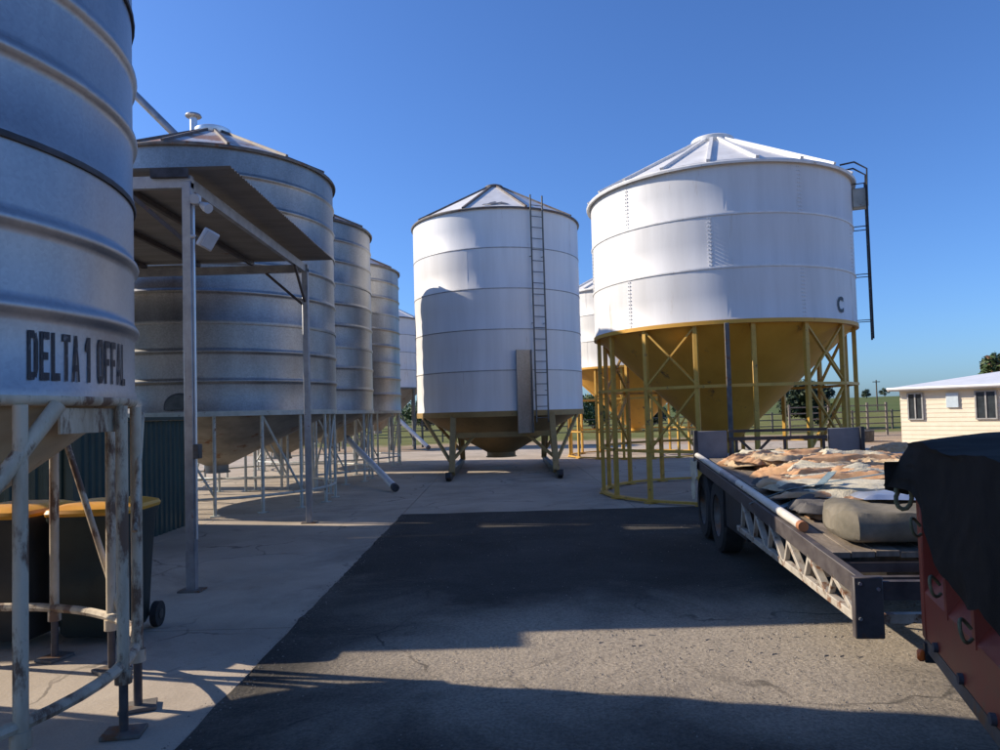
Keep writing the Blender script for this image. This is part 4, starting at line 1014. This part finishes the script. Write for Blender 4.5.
rf.add([(-ov, -ov, HZ), (HW + ov, -ov, HZ), (HW + ov, HD + ov, HZ), (-ov, HD + ov, HZ), (hip, HD / 2, zr), (HW - hip, HD / 2, zr)], [(0, 1, 5, 4), (1, 2, 5), (2, 3, 4, 5), (3, 0, 4), (0, 3, 2, 1)])
ro = obj('roof', rf.mesh('roof', 'house_roof', smooth=False), H_)
obj('fascia', MB().box((HW / 2, -ov, HZ - .06), (HW + 2 * ov, .03, .13)).mesh('fascia', 'house_trim', smooth=False), ro)
obj('fascia', MB().box((-ov, HD / 2, HZ - .06), (.03, HD + 2 * ov - .06, .13)).mesh('fascia', 'house_trim', smooth=False), ro)
obj('gutter', MB().tube((-ov, -ov - .05, HZ - .03), (HW + ov, -ov - .05, HZ - .03), .055, 8).mesh('gutter', 'house_roof'), ro)
for x_, wd in ((.58, .52), (3.0, .66), (6.4, .66)):
    wn = obj('window', MB().box((x_, -.03, 1.42), (wd, .05, .98)).mesh('window', 'window_glass', smooth=False), H_)
    fr_ = MB()
    for dx in (-wd / 2, 0, wd / 2): fr_.box((x_ + dx, -.06, 1.42), (.05, .05, 1.03))
    for dz in (-.5, .5): fr_.box((x_, -.061, 1.42 + dz), (wd + .05, .05, .05))
    obj('frame', fr_.mesh('frame', 'window_frame', smooth=False), wn)
obj('vent_panel', MB().box((1.9, -.05, 1.62), (.42, .08, .55)).mesh('vent_panel', 'pale_panel', bevel=.01), H_)

def leafy(nm, c, rx, ry, rz, n, s, mname, seed, lumps=9):
    g_ = random.Random(seed); mb = MB(); L_ = []
    for k in range(lumps):
        d = Vector((g_.uniform(-1, 1), g_.uniform(-1, 1), g_.uniform(-.75, 1))); d *= .62 / max(.5, d.length)
        L_.append((d, g_.uniform(.30, .55)))
    for i in range(n):
        d, rr = g_.choice(L_); u = Vector((g_.gauss(0, 1), g_.gauss(0, 1), g_.gauss(0, 1))).normalized() * (rr * g_.random() ** .4)
        p = d + u; p = Vector((c[0] + p.x * rx, c[1] + p.y * ry, c[2] + p.z * rz))
        a = Vector((g_.gauss(0, 1), g_.gauss(0, 1), g_.gauss(0, 1))).normalized(); b = a.orthogonal().normalized(); k_ = s * g_.uniform(.6, 1.4)
        mb.add([p - a * k_, p + b * k_ * .5, p + a * k_, p - b * k_ * .5], [(0, 1, 2, 3)])
    return mb.mesh(nm, mname, smooth=False, fix=False)
def tree(label, x, y, h, wd, mname, seed, n=2600, leaf=.14, trunk=.35, nm='tree', grp=None, extra=None):
    t = thing(nm, label, 'tree' if nm == 'tree' else 'shrub', (x, y, terr_h(x, y)), group=grp)
    g_ = random.Random(seed); zt = h * trunk
    tb = MB(); tb.path([(0, 0, -.1), (.05 * h * .3, 0, zt * .6), (.02, .03, zt * 1.4)], .05 * wd * .8, 9, .025 * wd)
    for k in range(6):
        a = g_.uniform(0, 6.28); tb.path([(0, 0, zt * g_.uniform(.6, 1.1)), (cos(a) * wd * .18, sin(a) * wd * .18, zt + h * .2), (cos(a) * wd * .32, sin(a) * wd * .32, zt + h * .4)], .018 * wd, 6, .006 * wd)
    obj('trunk', tb.mesh('trunk', 'bark'), t)
    rz = (h - zt * .55) / 2
    obj('crown', leafy('crown', (0, 0, zt * .55 + rz), wd / 2, wd / 2, rz, n, leaf, mname, seed), t)
    if extra: obj('blossom', leafy('blossom', (0, 0, zt * .55 + rz), wd / 2 * 1.02, wd / 2 * 1.02, rz, n // 8, leaf, extra, seed), t)
    return t
tree('dark round tree seen under the big silo cone', 20.3, 49, 3.3, 4.3, 'leaf_dark', 5, n=5000, leaf=.16, trunk=.15)
tree('leafy tree with reddish tips rising behind the cottage roof', 27.2, 39.5, 4.55, 3.6, 'leaf_mid', 9, n=4000, leaf=.15, extra='leaf_red')
for i, (px, d, h, wd, mm, lab) in enumerate(((592, 62, 3.2, 4.2, 'leaf_mid', 'green shrub at the back fence beside the ladder silo'), (650, 58, 2.6, 3.6, 'leaf_dark', 'dark shrub at the back fence under the big silo frame'),
        (425, 75, 3.4, 5.5, 'leaf_mid', 'green shrub far behind, left of the ladder silo'), (690, 80, 3.2, 5, 'leaf_mid', 'shrub far beyond the fence under the gold cone'), (330, 64, 3.2, 5, 'leaf_mid', 'shrub far behind the legs of the left silos'), (370, 90, 4, 6, 'leaf_dark', 'dark tree far behind the left silo row'))):
    x = (px - 500) / 740 * d
    tree(lab, x, d, h, wd, mm, 30 + i, n=1800, leaf=.17, trunk=.12, nm='shrub', grp='shrubs along the back fence')
for i, (px, d, lab) in enumerate(((866, 420, 'small dark tree on the skyline near the thin pole'), (884, 520, 'farther tiny tree on the skyline beside the cottage roof'))):
    x = (px - 500) / 740 * d
    tree(lab, x, d, 5 + i % 3, 6 + i % 2 * 2, 'leaf_dark', 60 + i, n=500, leaf=.6, trunk=.15, grp='trees on the skyline')
# back fence
def fence(label, p, q, n, h, rails, mname):
    p = Vector(p); q = Vector(q); t = thing('rail_fence', label, 'fence', tuple(p)); d = q - p
    for k in range(n + 1):
        o_ = d * (k / n); obj('post', MB().box((o_.x, o_.y, h / 2), (.09, .09, h + .1)).mesh('post', mname, smooth=False), t)
    for z in rails: obj('rail', MB().bar((0, 0, z), (d.x, d.y, z), .04, .06).mesh('rail', mname, smooth=False), t)
    return t
fence('long low rail fence crossing behind the yard', (-26, 43, -.04), (34, 46, -.04), 24, 1.15, (.35, .72, 1.08), 'fence_steel')
fence('taller stock yard panel left of the cottage', (14.2, 36.5, -.04), (19.5, 37.5, -.04), 5, 1.6, (.3, .6, .9, 1.2, 1.5), 'timber_grey')
tr_ = thing('water_trough', 'low black trough by the corner of the cottage', 'trough', (15.2, 31.8, -.04))
tb = MB(); tb.lathe([(.62, 0), (.68, .02), (.70, .42), (.72, .44), (.66, .45), (.64, .10), (.001, .10)], n=28); obj('basin', tb.mesh('basin', 'seam_dark', fix=False), tr_)
obj('rim', ring_me(.69, .445, .025, 'black_steel', 'rim', 28, 6), tr_)
pl_ = thing('power_pole', 'thin dark pole far off left of the cottage', 'pole', (61, 120, terr_h(61, 120)))
obj('shaft', MB().tube((0, 0, -.2), (0, 0, 5.1), .13, 10, .09).mesh('shaft', 'bark'), pl_)
obj('cross_arm', MB().box((0, 0, 4.8), (1.2, .1, .12)).mesh('cross_arm', 'bark', smooth=False), pl_)
# heap of tan sheets on the dirt
hp_ = obj('sheet_heap', crumple('sheet_heap', 1.6, 1.0, .28, 41, 'sack_orange', fr=2.0), None, (13.1, 24.6, -.04), .3)
tag(hp_, 'small heap of tan sheets on the dirt in front of the cottage', 'heap')
